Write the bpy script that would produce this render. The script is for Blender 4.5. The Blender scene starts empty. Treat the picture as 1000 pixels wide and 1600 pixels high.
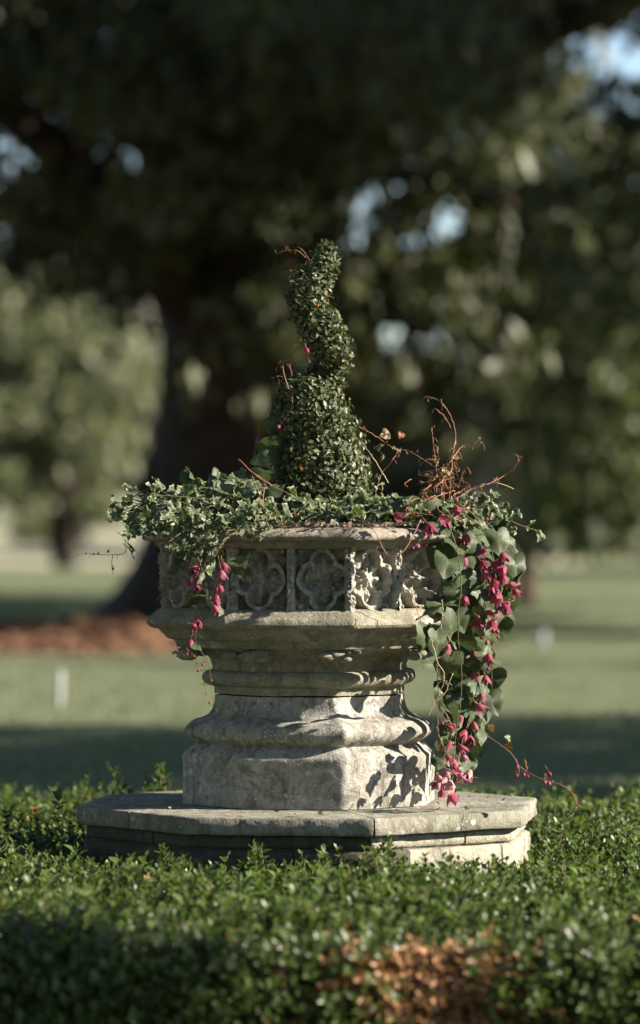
import bpy, bmesh, math, random
import numpy as np
from mathutils import Vector, Matrix, Euler, noise

random.seed(7)
rng = np.random.default_rng(7)
S = bpy.context.scene
C = S.collection

# ------------------------------------------------------------------ camera
F = 6700.0            # focal length in photograph pixels
D0 = 8.4              # camera to planter axis
CAMX, CAMZ, HOR = 0.02, 0.86, 790.0
cam_d = bpy.data.cameras.new('camera')
cam = bpy.data.objects.new('camera', cam_d); C.objects.link(cam)
cam_d.sensor_fit = 'VERTICAL'; cam_d.sensor_height = 36.0; cam_d.sensor_width = 24.0
cam_d.lens = F / 1600 * 36
cam_d.clip_start = 0.1; cam_d.clip_end = 2000
cam.location = (CAMX, -D0, CAMZ)
cam.rotation_euler = (math.radians(90) - math.atan((800 - HOR) / F), 0, 0)
cam_d.dof.use_dof = True
cam_d.dof.focus_distance = 8.16
cam_d.dof.aperture_fstop = 2.7
cam_d.dof.aperture_blades = 9
S.camera = cam

# ------------------------------------------------------------------ light
SUN_AZ, SUN_EL = math.radians(84), math.radians(27)   # azimuth measured from the camera side towards the right
to_sun = Vector((math.sin(SUN_AZ) * math.cos(SUN_EL), -math.cos(SUN_AZ) * math.cos(SUN_EL), math.sin(SUN_EL)))
W = bpy.data.worlds.new('World'); S.world = W; W.use_nodes = True
wn = W.node_tree.nodes; wl = W.node_tree.links
bg = wn['Background']; bg.inputs['Strength'].default_value = 0.07
sky = wn.new('ShaderNodeTexSky'); sky.sky_type = 'NISHITA'; sky.sun_disc = False
sky.sun_elevation = SUN_EL
sky.sun_rotation = math.atan2(to_sun.x, to_sun.y)
sky.altitude = 2200; sky.air_density = 1.0; sky.dust_density = 0.0; sky.ozone_density = 2.5
wl.new(sky.outputs[0], bg.inputs[0])
sun_d = bpy.data.lights.new('sun', 'SUN'); sun_d.energy = 5.0; sun_d.angle = math.radians(0.5)
sun_d.color = (1.0, 0.985, 0.965)
sun = bpy.data.objects.new('sun', sun_d); C.objects.link(sun)
sun.rotation_euler = to_sun.to_track_quat('Z', 'Y').to_euler()
sun.location = (6, -2, 6)
S.view_settings.view_transform = 'Standard'
try: S.view_settings.look = 'None'
except Exception: pass
S.view_settings.exposure = 1.66; S.view_settings.gamma = 1.0
S.view_settings.use_curve_mapping = False
S.view_settings.use_white_balance = True; S.view_settings.white_balance_temperature = 7450   # camera set for shade
S.view_settings.white_balance_tint = 13
S.render.engine = 'CYCLES'
S.cycles.use_denoising = True
S.cycles.max_bounces = 6; S.cycles.transparent_max_bounces = 4
S.cycles.diffuse_bounces = 3; S.cycles.transmission_bounces = 3

# ------------------------------------------------------------------ helpers
def P(px, py, d):
    """point at distance d from the camera plane seen at photograph pixel (px, py)"""
    return Vector((CAMX + (px - 500) / F * d, -D0 + d, CAMZ - (py - HOR) / F * d))

def mesh_np(name, verts, faces, mats=None, smooth=True, edge=None):
    """verts (n,3) array, faces (m,k) array or list of tuples"""
    me = bpy.data.meshes.new(name)
    if isinstance(faces, np.ndarray):
        n, m, k = len(verts), len(faces), faces.shape[1]
        me.vertices.add(n); me.vertices.foreach_set('co', np.ascontiguousarray(verts, dtype=np.float32).ravel())
        me.loops.add(m * k); me.loops.foreach_set('vertex_index', faces.astype(np.int32).ravel())
        me.polygons.add(m); me.polygons.foreach_set('loop_start', np.arange(0, m * k, k, dtype=np.int32))
        me.update(calc_edges=True); me.validate()
    else:
        me.from_pydata([tuple(v) for v in verts], [], faces)
    if edge is not None:
        a = me.attributes.new('rim', 'FLOAT', 'POINT'); a.data.foreach_set('value', np.asarray(edge, dtype=np.float32))
    me.polygons.foreach_set('use_smooth', [smooth] * len(me.polygons))
    for m_ in (mats or []): me.materials.append(m_)
    me.update()
    return me

def link(name, me, parent=None, loc=(0, 0, 0), rot=(0, 0, 0), scale=1.0):
    o = bpy.data.objects.new(name, me); C.objects.link(o)
    o.parent = parent
    o.location = loc; o.rotation_euler = rot
    o.scale = (scale, scale, scale) if isinstance(scale, (int, float)) else scale
    return o

def thing(name, label, cat, loc=(0, 0, 0), group=None):
    o = bpy.data.objects.new(name, None); C.objects.link(o); o.location = loc
    o.empty_display_size = 0.1
    o['label'] = label; o['category'] = cat
    if group: o['group'] = group
    return o

def nz(v, s, seed=0.0): return noise.noise(Vector((v[0] * s + seed, v[1] * s + seed * 1.7, v[2] * s - seed)))
def fbm(v, s, seed=0.0, o=4):
    return noise.fractal(Vector((v[0] * s + seed, v[1] * s - seed, v[2] * s + 2 * seed)), 1.0, 2.0, o)

# ------------------------------------------------------------------ materials
class Mat:
    def __init__(s, name):
        s.m = bpy.data.materials.new(name); s.m.use_nodes = True
        s.t = s.m.node_tree; s.n = s.t.nodes; s.b = s.n['Principled BSDF']; s.out = s.n['Material Output']
    def node(s, k, **kw):
        x = s.n.new(k)
        for a, v in kw.items(): setattr(x, a, v)
        return x
    def l(s, a, b): s.t.links.new(a, b)
    def coord(s, kind='Object'):
        return s.node('ShaderNodeTexCoord').outputs[kind]
    def pos(s): return s.node('ShaderNodeNewGeometry').outputs['Position']
    def noise(s, vec, scale, detail=5, rough=0.6, dist=0.0):
        x = s.node('ShaderNodeTexNoise'); x.inputs['Scale'].default_value = scale
        x.inputs['Detail'].default_value = detail; x.inputs['Roughness'].default_value = rough
        x.inputs['Distortion'].default_value = dist
        s.l(vec, x.inputs['Vector']); return x.outputs['Fac']
    def voro(s, vec, scale, feature='F1', rand=1.0):
        x = s.node('ShaderNodeTexVoronoi', feature=feature); x.inputs['Scale'].default_value = scale
        x.inputs['Randomness'].default_value = rand
        s.l(vec, x.inputs['Vector']); return x.outputs['Distance']
    def ramp(s, fac, stops):
        x = s.node('ShaderNodeValToRGB'); e = x.color_ramp.elements
        while len(e) < len(stops): e.new(0.5)
        for i, (p, c) in enumerate(stops):
            e[i].position = p
            e[i].color = (*c, 1) if isinstance(c, (tuple, list)) else (c, c, c, 1)
        s.l(fac, x.inputs[0]); return x.outputs[0]
    def mix(s, fac, a, b, blend='MIX'):
        x = s.node('ShaderNodeMix', data_type='RGBA', blend_type=blend)
        for sock, v in ((x.inputs[0], fac), (x.inputs[6], a), (x.inputs[7], b)):
            if hasattr(v, 'is_linked'): s.l(v, sock)
            elif isinstance(v, (tuple, list)): sock.default_value = (*v, 1)
            else: sock.default_value = v
        return x.outputs[2]
    def math(s, op, a, b=0.0):
        x = s.node('ShaderNodeMath', operation=op)
        for sock, v in ((x.inputs[0], a), (x.inputs[1], b)):
            if hasattr(v, 'is_linked'): s.l(v, sock)
            else: sock.default_value = v
        return x.outputs[0]
    def bump(s, h, strength=0.3, dist=0.01, prev=None):
        x = s.node('ShaderNodeBump'); x.inputs['Strength'].default_value = strength
        x.inputs['Distance'].default_value = dist
        s.l(h, x.inputs['Height'])
        if prev is not None: s.l(prev, x.inputs['Normal'])
        return x.outputs[0]

def stone_mat(name, base=(0.36, 0.335, 0.275), dark=(0.13, 0.115, 0.085), moss=0.25, lichen=0.5, pit=0.5, crust=0.55):
    M = Mat(name); p = M.pos()
    n1 = M.noise(p, 7, 6, 0.65, 0.3)
    n2 = M.noise(p, 28, 6, 0.7)
    n3 = M.noise(p, 180, 4, 0.7)
    c = M.mix(M.ramp(n1, [(0.36, 0.0), (0.62, 1.0)]), dark, base)
    c = M.mix(M.ramp(n2, [(0.38, 0.75), (0.6, 0.0)]), c, tuple(x * 0.55 for x in base))
    c = M.mix(M.ramp(n3, [(0.35, 0.55), (0.6, 0.0)]), c, tuple(x * 0.5 for x in base))
    # dark weather crust in ragged patches
    n6 = M.noise(p, 15, 8, 0.78, 0.6)
    c = M.mix(M.math('MULTIPLY', M.ramp(n6, [(0.5, 0.0), (0.6, 1.0)]), crust), c, (0.085, 0.075, 0.055))
    n7 = M.noise(p, 55, 6, 0.75, 0.4)
    c = M.mix(M.math('MULTIPLY', M.ramp(n7, [(0.52, 0.0), (0.62, 1.0)]), crust), c, (0.11, 0.1, 0.075))
    # rain streaks
    mp = M.node('ShaderNodeMapping'); mp.inputs['Scale'].default_value = (34, 34, 3.5); M.l(p, mp.inputs['Vector'])
    n8 = M.noise(mp.outputs[0], 1.0, 5, 0.7)
    c = M.mix(M.math('MULTIPLY', M.ramp(n8, [(0.52, 0.0), (0.66, 1.0)]), crust), c, (0.1, 0.09, 0.068))
    # rusty, ochre and mossy stains
    n4 = M.noise(p, 11, 5, 0.7, 0.8)
    c = M.mix(M.math('MULTIPLY', M.ramp(n4, [(0.6, 0.0), (0.75, 1.0)]), 0.35), c, (0.28, 0.19, 0.08))
    n5 = M.noise(p, 9, 6, 0.75, 0.5)
    c = M.mix(M.math('MULTIPLY', M.ramp(n5, [(0.5, 0.0), (0.66, 1.0)]), moss), c, (0.105, 0.115, 0.05))
    # lichen discs
    wob = M.node('ShaderNodeVectorMath', operation='ADD')
    nc = M.node('ShaderNodeTexNoise'); nc.inputs['Scale'].default_value = 90; M.l(p, nc.inputs['Vector'])
    sc = M.node('ShaderNodeVectorMath', operation='SCALE'); sc.inputs['Scale'].default_value = 0.011
    M.l(nc.outputs['Color'], sc.inputs[0]); M.l(p, wob.inputs[0]); M.l(sc.outputs[0], wob.inputs[1])
    v = M.voro(wob.outputs[0], 42)
    spots = M.math('MULTIPLY', M.ramp(v, [(0.2, 1.0), (0.3, 0.0)]), M.ramp(M.noise(p, 13, 3, 0.6), [(0.52, 0.0), (0.6, 1.0)]))
    c = M.mix(M.math('MULTIPLY', spots, lichen), c, (0.46, 0.45, 0.42))
    v2 = M.voro(wob.outputs[0], 120)
    sp2 = M.math('MULTIPLY', M.ramp(v2, [(0.2, 1.0), (0.3, 0.0)]), M.ramp(M.noise(p, 22, 3, 0.6), [(0.55, 0.0), (0.62, 1.0)]))
    c = M.mix(M.math('MULTIPLY', sp2, lichen * 0.8), c, (0.5, 0.49, 0.44))
    M.l(c, M.b.inputs['Base Color'])
    M.b.inputs['Roughness'].default_value = 0.92
    M.b.inputs['Specular IOR Level'].default_value = 0.25
    b1 = M.bump(n2, 0.6, 0.008)
    b2 = M.bump(n3, 0.7, 0.003, b1)
    pits = M.ramp(M.voro(p, 260), [(0.05, 0.0), (0.35, 1.0)])
    b3 = M.bump(pits, 0.25 * pit, 0.002, b2)
    M.l(b3, M.b.inputs['Normal'])
    return M.m

def leaf_mat(name, cols, trans=0.3, rough=0.42, edge=None, edge_at=(0.55, 0.8), vein=None, spec=0.4, tcol=None):
    """cols: darker and lighter leaf colours; each leaf takes its own shade"""
    M = Mat(name)
    g = M.node('ShaderNodeNewGeometry').outputs['Random Per Island']
    oi = M.node('ShaderNodeObjectInfo').outputs['Random']
    r = M.math('FRACT', M.math('ADD', g, oi))
    stops = [(i / max(1, len(cols) - 1), c) for i, c in enumerate(cols)]
    c = M.ramp(r, stops)
    c = M.mix(M.ramp(M.noise(M.pos(), 160, 3, 0.6), [(0.3, 0.45), (0.65, 0.0)]), c, tuple(x * 0.5 for x in cols[0]))
    if edge is not None or vein is not None:
        at = M.node('ShaderNodeAttribute'); at.attribute_name = 'rim'
        f = at.outputs['Fac']
        if edge is not None:
            wv = M.math('ADD', f, M.math('MULTIPLY', M.math('SUBTRACT', M.noise(M.pos(), 120, 2, 0.6), 0.5), 0.9))
            c = M.mix(M.ramp(wv, [(edge_at[0], 0.0), (edge_at[1], 1.0)]), c, edge)
        if vein is not None:
            c = M.mix(M.ramp(f, [(0.0, 0.55), (0.16, 0.0)]), c, vein)
    M.l(c, M.b.inputs['Base Color'])
    M.b.inputs['Roughness'].default_value = rough
    M.b.inputs['Specular IOR Level'].default_value = spec
    M.l(M.bump(M.noise(M.pos(), 220, 2), 0.25, 0.002), M.b.inputs['Normal'])
    tr = M.node('ShaderNodeBsdfTranslucent')
    if tcol: tr.inputs['Color'].default_value = (*tcol, 1)
    else: M.l(M.mix(1.0, c, (1.0, 1.15, 0.6), 'MULTIPLY'), tr.inputs['Color'])
    ms = M.node('ShaderNodeMixShader'); ms.inputs[0].default_value = trans
    M.l(M.b.outputs[0], ms.inputs[1]); M.l(tr.outputs[0], ms.inputs[2])
    M.l(ms.outputs[0], M.out.inputs['Surface'])
    return M.m

def simple_mat(name, a, b, scale=20, rough=0.8, bump=0.3, bdist=0.01, detail=5, spec=0.3):
    M = Mat(name); p = M.pos()
    n = M.noise(p, scale, detail, 0.65)
    M.l(M.mix(M.ramp(n, [(0.35, 0.0), (0.65, 1.0)]), a, b), M.b.inputs['Base Color'])
    M.b.inputs['Roughness'].default_value = rough
    M.b.inputs['Specular IOR Level'].default_value = spec
    M.l(M.bump(n, bump, bdist), M.b.inputs['Normal'])
    return M.m

M_stone = stone_mat('weathered_limestone', base=(0.47, 0.45, 0.395), dark=(0.27, 0.25, 0.2), moss=0.3, lichen=0.85, crust=0.72)
M_stone_rim = stone_mat('weathered_rim_stone', base=(0.37, 0.32, 0.255), dark=(0.17, 0.145, 0.11), moss=0.3, crust=0.6)
M_stone_green = stone_mat('mossy_limestone', base=(0.36, 0.335, 0.245), dark=(0.2, 0.19, 0.125), moss=0.6)
M_stone_pale = stone_mat('crumbling_limestone', base=(0.47, 0.445, 0.375), dark=(0.36, 0.33, 0.26), moss=0.1, lichen=0.7, pit=1.0, crust=0.3)
M_slab = stone_mat('slab_stone', base=(0.37, 0.355, 0.285), dark=(0.18, 0.17, 0.12), moss=0.55, lichen=0.7, crust=0.65)
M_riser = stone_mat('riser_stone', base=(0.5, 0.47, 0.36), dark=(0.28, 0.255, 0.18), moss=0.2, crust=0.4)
M_riser_damp_shaded = stone_mat('damp_shaded_riser_stone', base=(0.10, 0.088, 0.066), dark=(0.05, 0.045, 0.034), moss=0.4, lichen=0.15)  # damp stone, with the shade of the unlit side put into its dark colour
M_mortar = simple_mat('dark_mortar', (0.06, 0.055, 0.045), (0.12, 0.11, 0.09), 60)
M_soil = simple_mat('soil', (0.035, 0.025, 0.018), (0.075, 0.055, 0.035), 60, 0.95, 0.8, 0.02)
M_litter = leaf_mat('dry_litter', [(0.12, 0.08, 0.05), (0.3, 0.22, 0.15), (0.2, 0.14, 0.1)], 0.1, 0.7)
M_box = leaf_mat('box_leaf', [(0.036, 0.0563, 0.0145), (0.0684, 0.0994, 0.0275), (0.049, 0.0745, 0.0207), (0.0936, 0.1242, 0.0398)], 0.33, 0.36, spec=0.45)
M_boxyoung = leaf_mat('young_box_leaf', [(0.0738, 0.124, 0.0275), (0.1218, 0.171, 0.0505), (0.0922, 0.1411, 0.0352)], 0.38, 0.4, spec=0.4)
M_boxtop = leaf_mat('topiary_leaf', [(0.045, 0.054, 0.02), (0.1, 0.115, 0.05), (0.065, 0.08, 0.032), (0.16, 0.175, 0.09)], 0.22, 0.45, spec=0.35)
M_dead = leaf_mat('dead_box_leaf', [(0.3203, 0.1355, 0.0554), (0.5174, 0.2957, 0.1602), (0.3942, 0.1848, 0.0739), (0.5914, 0.4066, 0.2587)], 0.25, 0.6)
M_orange = leaf_mat('orange_leaf', [(0.45, 0.14, 0.02), (0.55, 0.2, 0.04)], 0.25, 0.5)
M_ivy = leaf_mat('variegated_ivy_leaf', [(0.0577, 0.084, 0.0336), (0.0962, 0.1244, 0.0572), (0.0449, 0.0639, 0.0269), (0.1219, 0.1479, 0.0706)], 0.25, 0.5, edge=(0.3, 0.34, 0.2), edge_at=(0.8, 1.1), spec=0.3)
M_vine = leaf_mat('vine_leaf', [(0.0497, 0.0702, 0.031), (0.0861, 0.1146, 0.0563), (0.0696, 0.0955, 0.0451), (0.0397, 0.0596, 0.0236)], 0.2, 0.5, vein=(0.17, 0.2, 0.13), spec=0.25)
M_vine_young = leaf_mat('young_vine_leaf', [(0.1, 0.13, 0.04), (0.16, 0.15, 0.05), (0.25, 0.1, 0.03)], 0.35, 0.45)
M_pink = leaf_mat('pink_calyx', [(0.29, 0.04, 0.08), (0.4, 0.1, 0.15), (0.2, 0.02, 0.045), (0.46, 0.16, 0.21)], 0.38, 0.55, tcol=(0.42, 0.1, 0.15), spec=0.25)
M_faded = leaf_mat('faded_calyx', [(0.42, 0.2, 0.2), (0.5, 0.28, 0.27), (0.36, 0.14, 0.16)], 0.35, 0.6, tcol=(0.5, 0.25, 0.25))
M_corolla = simple_mat('dark_corolla', (0.05, 0.008, 0.02), (0.09, 0.015, 0.04), 90, 0.5)
M_tendril = simple_mat('red_tendril', (0.2, 0.075, 0.045), (0.36, 0.18, 0.1), 40, 0.55)
M_tendril_pale = simple_mat('pale_tendril', (0.4, 0.28, 0.16), (0.5, 0.38, 0.24), 40, 0.6)
M_stem = simple_mat('green_stem', (0.09, 0.07, 0.03), (0.13, 0.11, 0.045), 60, 0.6)
M_twig = simple_mat('dark_twig', (0.03, 0.022, 0.015), (0.06, 0.045, 0.03), 60, 0.9)
M_bark = simple_mat('rough_bark', (0.016, 0.013, 0.010), (0.045, 0.033, 0.025), 6, 0.95, 0.8, 0.05)
M_bark_red = simple_mat('reddish_bark', (0.09, 0.055, 0.036), (0.22, 0.14, 0.095), 6, 0.95, 0.8, 0.05)
M_cedar = leaf_mat('cedar_spray', [(0.0264, 0.0321, 0.0093), (0.066, 0.0764, 0.0231), (0.0395, 0.0483, 0.0137), (0.0879, 0.0984, 0.0323)], 0.15, 0.55)
M_pale_tree = leaf_mat('pale_weeping_leaf', [(0.1539, 0.1647, 0.0914), (0.2378, 0.2507, 0.1412), (0.1189, 0.1361, 0.0747)], 0.3, 0.6)
M_green_tree = leaf_mat('green_tree_leaf', [(0.0475, 0.0631, 0.0175), (0.1153, 0.142, 0.0433), (0.0678, 0.0883, 0.0272)], 0.2, 0.55)
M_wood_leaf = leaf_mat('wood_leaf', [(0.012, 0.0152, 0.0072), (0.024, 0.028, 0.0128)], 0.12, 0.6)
M_white = simple_mat('white_paint', (0.36, 0.37, 0.35), (0.46, 0.46, 0.45), 30, 0.5, 0.1)
M_grey = simple_mat('grey_metal', (0.3, 0.3, 0.31), (0.4, 0.4, 0.41), 30, 0.45, 0.1)
M_grass = leaf_mat('grass_blade', [(0.1691, 0.1948, 0.1253), (0.2325, 0.2528, 0.1745), (0.1944, 0.2196, 0.1432), (0.262, 0.2652, 0.1969)], 0.4, 0.6)

def lawn_material():
    M = Mat('lawn_turf'); p = M.pos()
    n = M.noise(p, 0.35, 5, 0.6); n2 = M.noise(p, 14, 5, 0.7)
    c = M.mix(M.ramp(n, [(0.35, 0.0), (0.65, 1.0)]), (0.13, 0.14, 0.075), (0.19, 0.19, 0.11))
    c = M.mix(M.ramp(n2, [(0.3, 0.5), (0.6, 0.0)]), c, (0.08, 0.09, 0.045))
    M.l(c, M.b.inputs['Base Color']); M.b.inputs['Roughness'].default_value = 0.95
    M.b.inputs['Specular IOR Level'].default_value = 0.15
    M.l(M.bump(n2, 0.6, 0.03), M.b.inputs['Normal'])
    return M.m
M_lawn = lawn_material()
M_mulch = simple_mat('bark_mulch', (0.11, 0.055, 0.03), (0.24, 0.13, 0.075), 18, 0.95, 0.9, 0.03)
M_field = simple_mat('dry_field', (0.27, 0.255, 0.16), (0.36, 0.335, 0.225), 0.3, 0.95, 0.3, 0.05)

# ------------------------------------------------------------------ ground
def sheet(name, x0, x1, y0, y1, z, mat, nx=2, ny=2):
    xs = np.linspace(x0, x1, nx); ys = np.linspace(y0, y1, ny)
    V = [(x, y, z) for y in ys for x in xs]
    Fc = [(j * nx + i, j * nx + i + 1, (j + 1) * nx + i + 1, (j + 1) * nx + i) for j in range(ny - 1) for i in range(nx - 1)]
    o = link(name, mesh_np(name, V, Fc, [mat], False)); o['kind'] = 'structure'
    return o
lawn = sheet('lawn', -900, 900, -60, 1600, 0.0, M_lawn)
field = sheet('far_field', -60, 4, 50.0, 130, 0.006, M_field)

def mulch():
    n_a, n_r = 72, 26
    cx, cy = -1.25, 26.6 - D0
    V, Fc = [(cx, cy, 0.14)], []
    for j in range(1, n_r + 1):
        t = j / n_r
        for i in range(n_a):
            a = 2 * math.pi * i / n_a
            wob = 1 + 0.05 * math.sin(3 * a + 1) + 0.03 * math.sin(7 * a)
            x, y = cx + 2.5 * t * wob * math.cos(a), cy + 2.9 * t * wob * math.sin(a)
            z = 0.12 * (1 - t) ** 1.3 + 0.012 + 0.03 * fbm((x, y, 0), 3.0) * (1 - t * 0.6)
            if j == n_r: z = 0.004
            V.append((x, y, max(z, 0.004)))
    for i in range(n_a):
        Fc.append((0, 1 + i, 1 + (i + 1) % n_a))
    for j in range(n_r - 1):
        for i in range(n_a):
            a, b = 1 + j * n_a + i, 1 + j * n_a + (i + 1) % n_a
            Fc.append((a, a + n_a, b + n_a, b))
    o = link('mulch_bed', mesh_np('mulch_bed', V, Fc, [M_mulch])); o['kind'] = 'structure'
    # loose bark chips
    n = 5000
    a = rng.uniform(0, 2 * np.pi, n); t = np.sqrt(rng.uniform(0, 1, n)) * 0.98
    c = np.stack([cx + 2.5 * t * np.cos(a), cy + 2.9 * t * np.sin(a), 0.12 * (1 - t) ** 1.3 + 0.03], 1)
    me = leaf_cloud('bark_chips', c, 0.05, 0.1, rng.normal(0, 0.5, (n, 3)) + [0, 0, 1], [M_mulch], 'random')
    o2 = link('bark_chips', me); o2['kind'] = 'stuff'
    o2['label'] = 'loose red brown bark chips covering the mulch bed under the big tree'; o2['category'] = 'bark chips'

def leaf_cloud(name, centers, w, l, normals, mats, hang='random', jitter=0.35):
    """one mesh of rhombic leaves; hang: 'down' long axis hangs, 'random' lies in its plane"""
    n = len(centers)
    N = normals / (np.linalg.norm(normals, axis=1, keepdims=True) + 1e-9)
    if hang == 'down':
        L = np.tile(np.array([0, 0, -1.0]), (n, 1)) + rng.normal(0, 0.45, (n, 3))
    else:
        L = rng.normal(0, 1, (n, 3))
    L = L - N * np.sum(L * N, axis=1, keepdims=True)
    L /= np.linalg.norm(L, axis=1, keepdims=True) + 1e-9
    B = np.cross(N, L)
    sc = rng.uniform(1 - jitter, 1 + jitter, (n, 1))
    hw, hl = w * 0.5 * sc, l * 0.5 * sc
    V = np.stack([centers - L * hl, centers + B * hw - L * hl * 0.1, centers + L * hl, centers - B * hw - L * hl * 0.1], 1).reshape(-1, 3)
    Fc = np.arange(4 * n, dtype=np.int32).reshape(n, 4)
    return mesh_np(name, V, Fc, mats, False)
mulch()

# ------------------------------------------------------------------ tubes and templates
def tube_data(pts, radii, seg=5):
    V, Fc = [], []
    pts = [Vector(p) for p in pts]; n = len(pts)
    ref = Vector((0.13, 0.31, 0.94))
    for i, p in enumerate(pts):
        t = (pts[min(i + 1, n - 1)] - pts[max(i - 1, 0)])
        t = t.normalized() if t.length > 1e-9 else Vector((0, 0, 1))
        u = t.cross(ref)
        if u.length < 1e-3: u = t.cross(Vector((1, 0, 0)))
        u.normalize(); v = t.cross(u)
        r = radii[i] if hasattr(radii, '__len__') else radii
        for k in range(seg):
            a = 2 * math.pi * k / seg
            V.append(p + (u * math.cos(a) + v * math.sin(a)) * r)
    for i in range(n - 1):
        for k in range(seg):
            a, b = i * seg + k, i * seg + (k + 1) % seg
            Fc.append((a, b, b + seg, a + seg))
    Fc.append(tuple(range(seg))[::-1]); Fc.append(tuple(range((n - 1) * seg, n * seg)))
    return V, Fc

def smooth_path(ctrl, n=4):
    """Catmull-Rom through control points"""
    c = [Vector(p) for p in ctrl]; out = []
    for i in range(len(c) - 1):
        p0, p1, p2, p3 = c[max(i - 1, 0)], c[i], c[i + 1], c[min(i + 2, len(c) - 1)]
        for k in range(n):
            t = k / n
            out.append(0.5 * ((2 * p1) + (p2 - p0) * t + (2 * p0 - 5 * p1 + 4 * p2 - p3) * t * t + (3 * p1 - p0 - 3 * p2 + p3) * t ** 3))
    out.append(c[-1]); return out

class Geo:
    def __init__(s): s.V, s.F, s.mi = [], [], []
    def add(s, V, Fc, mi=0):
        b = len(s.V); s.V += [Vector(v) for v in V]
        for f in Fc: s.F.append(tuple(i + b for i in f)); s.mi.append(mi)
    def tube(s, pts, radii, seg=5, mi=0): s.add(*tube_data(pts, radii, seg), mi)
    def mesh(s, name, mats, smooth=True):
        me = mesh_np(name, s.V, s.F, mats, smooth)
        me.polygons.foreach_set('material_index', s.mi)
        return me

def fan_leaf(name, outline, mat, length, cup=0.15, fold=0.25, wave=0.1, seed=0):
    """leaf in the XY plane, base at the origin, tip along +Y, upper side +Z; attribute rim: 0 midrib .. 1 edge"""
    R = random.Random(seed)
    pts = [Vector((x * length, y * length, 0)) for x, y in outline]
    cen = Vector((0, 0.38 * length, 0))
    V, E = [cen.copy()], [0.0]
    n = len(pts)
    for k, s_ in ((0, 0.55), (1, 1.0)):
        for p in pts:
            V.append(cen + (p - cen) * s_); E.append(0.5 if k == 0 else 1.0)
    for i, v in enumerate(V):
        x, y = v.x / length, v.y / length
        v.z = length * (fold * abs(x) - cup * (x * x * 1.6 + (y - 0.35) ** 2) + (wave * math.sin(9 * y + 5 * x + seed) * (E[i]) * 0.25))
    Fc = [(0, 1 + i, 1 + (i + 1) % n) for i in range(n)]
    Fc += [(1 + i, 1 + n + i, 1 + n + (i + 1) % n, 1 + (i + 1) % n) for i in range(n)]
    # veins are marked by the distance to the midrib
    E2 = [min(e, 1.0) for e in E]
    return mesh_np(name, V, Fc, [mat], True, E2)

def sym(half):   # right half of an outline from base to tip -> the whole outline
    return half + [(-x, y) for x, y in reversed(half) if abs(x) > 1e-6]

HEART = sym([(0.0, 0.07), (0.1, -0.06), (0.25, -0.1), (0.4, -0.03), (0.48, 0.14), (0.47, 0.33), (0.37, 0.55), (0.2, 0.78), (0.07, 0.93), (0.0, 1.0)])
IVY = sym([(0.0, 0.03), (0.2, -0.08), (0.36, 0.0), (0.55, 0.2), (0.33, 0.34), (0.36, 0.56), (0.17, 0.66), (0.0, 1.0)])
OVAL = sym([(0.0, 0.0), (0.17, 0.16), (0.25, 0.42), (0.22, 0.68), (0.1, 0.92), (0.0, 1.0)])

def small_leaf_data(length, width, fold=0.25, curl=0.15):
    """cheap 6-vertex leaf pointing along +Y"""
    V = [(0, 0, 0), (width / 2, length * 0.45, fold * width / 2), (0, length * 0.5, 0), (-width / 2, length * 0.45, fold * width / 2),
         (width * 0.3, length * 0.8, fold * width * 0.2 - curl * length * 0.2), (0, length, -curl * length * 0.5), (-width * 0.3, length * 0.8, fold * width * 0.2 - curl * length * 0.2)]
    Fc = [(0, 1, 2), (0, 2, 3), (1, 4, 5, 2), (2, 5, 6, 3)]
    return V, Fc

def basis(normal, along):
    n = Vector(normal).normalized(); a = Vector(along)
    a = (a - n * a.dot(n))
    if a.length < 1e-4: a = n.orthogonal()
    a.normalize(); x = a.cross(n)
    return Matrix((x, a, n)).transposed()

def rvec(s=1.0): return Vector((random.gauss(0, s), random.gauss(0, s), random.gauss(0, s)))

# ------------------------------------------------------------------ stone planter
A_V = math.radians(15)   # one corner of the octagon points 15 degrees right of the camera
def ang_pt(a, R):        # a measured from the camera direction (-Y) towards +X
    return Vector((math.sin(a) * R, -math.cos(a) * R))
def oct_r(a, R, rnd=0.0):
    q = math.radians(45)
    u = ((a - A_V) % q) - q / 2
    r = R * math.cos(q / 2) / math.cos(u)
    if rnd: r -= rnd * max(0.0, 1 - (q / 2 - abs(u)) / 0.02) ** 2
    return r

def zsil(x, y):          # silhouette pixel on the left edge -> (circumradius, height)
    R = (484 - x) / 0.966 * (D0 / F)
    for _ in range(3):
        d = D0 - 0.259 * R
        R = (484 - x) / 0.966 * (d / F)
    return R, CAMZ - (y - HOR) * d / F

def perimeter_angles(a0, a1, per_side=20):
    """angles along the octagon, corners included exactly, uniform on each side"""
    q = math.radians(45); out = []
    R = 1.0
    full = abs((a1 - a0) - 2 * math.pi) < 1e-6
    k0 = math.floor((a0 - A_V) / q + 1e-9)
    a = A_V + k0 * q
    while a < a1 - 1e-9:
        for i in range(per_side):
            t = i / per_side
            p0, p1 = ang_pt(a, 1), ang_pt(a + q, 1)
            # denser towards corners
            tt = t - 0.09 * math.sin(2 * math.pi * t)
            p = p0.lerp(p1, tt)
            w = math.atan2(p.x, -p.y)
            while w < a - 1e-6: w += 2 * math.pi
            if a0 - 1e-7 <= w < a1 - 1e-7: out.append(w)
        a += q
    if not out or abs(out[0] - a0) > 1e-5: out.insert(0, a0)
    if not full: out.append(a1)
    return out

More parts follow.
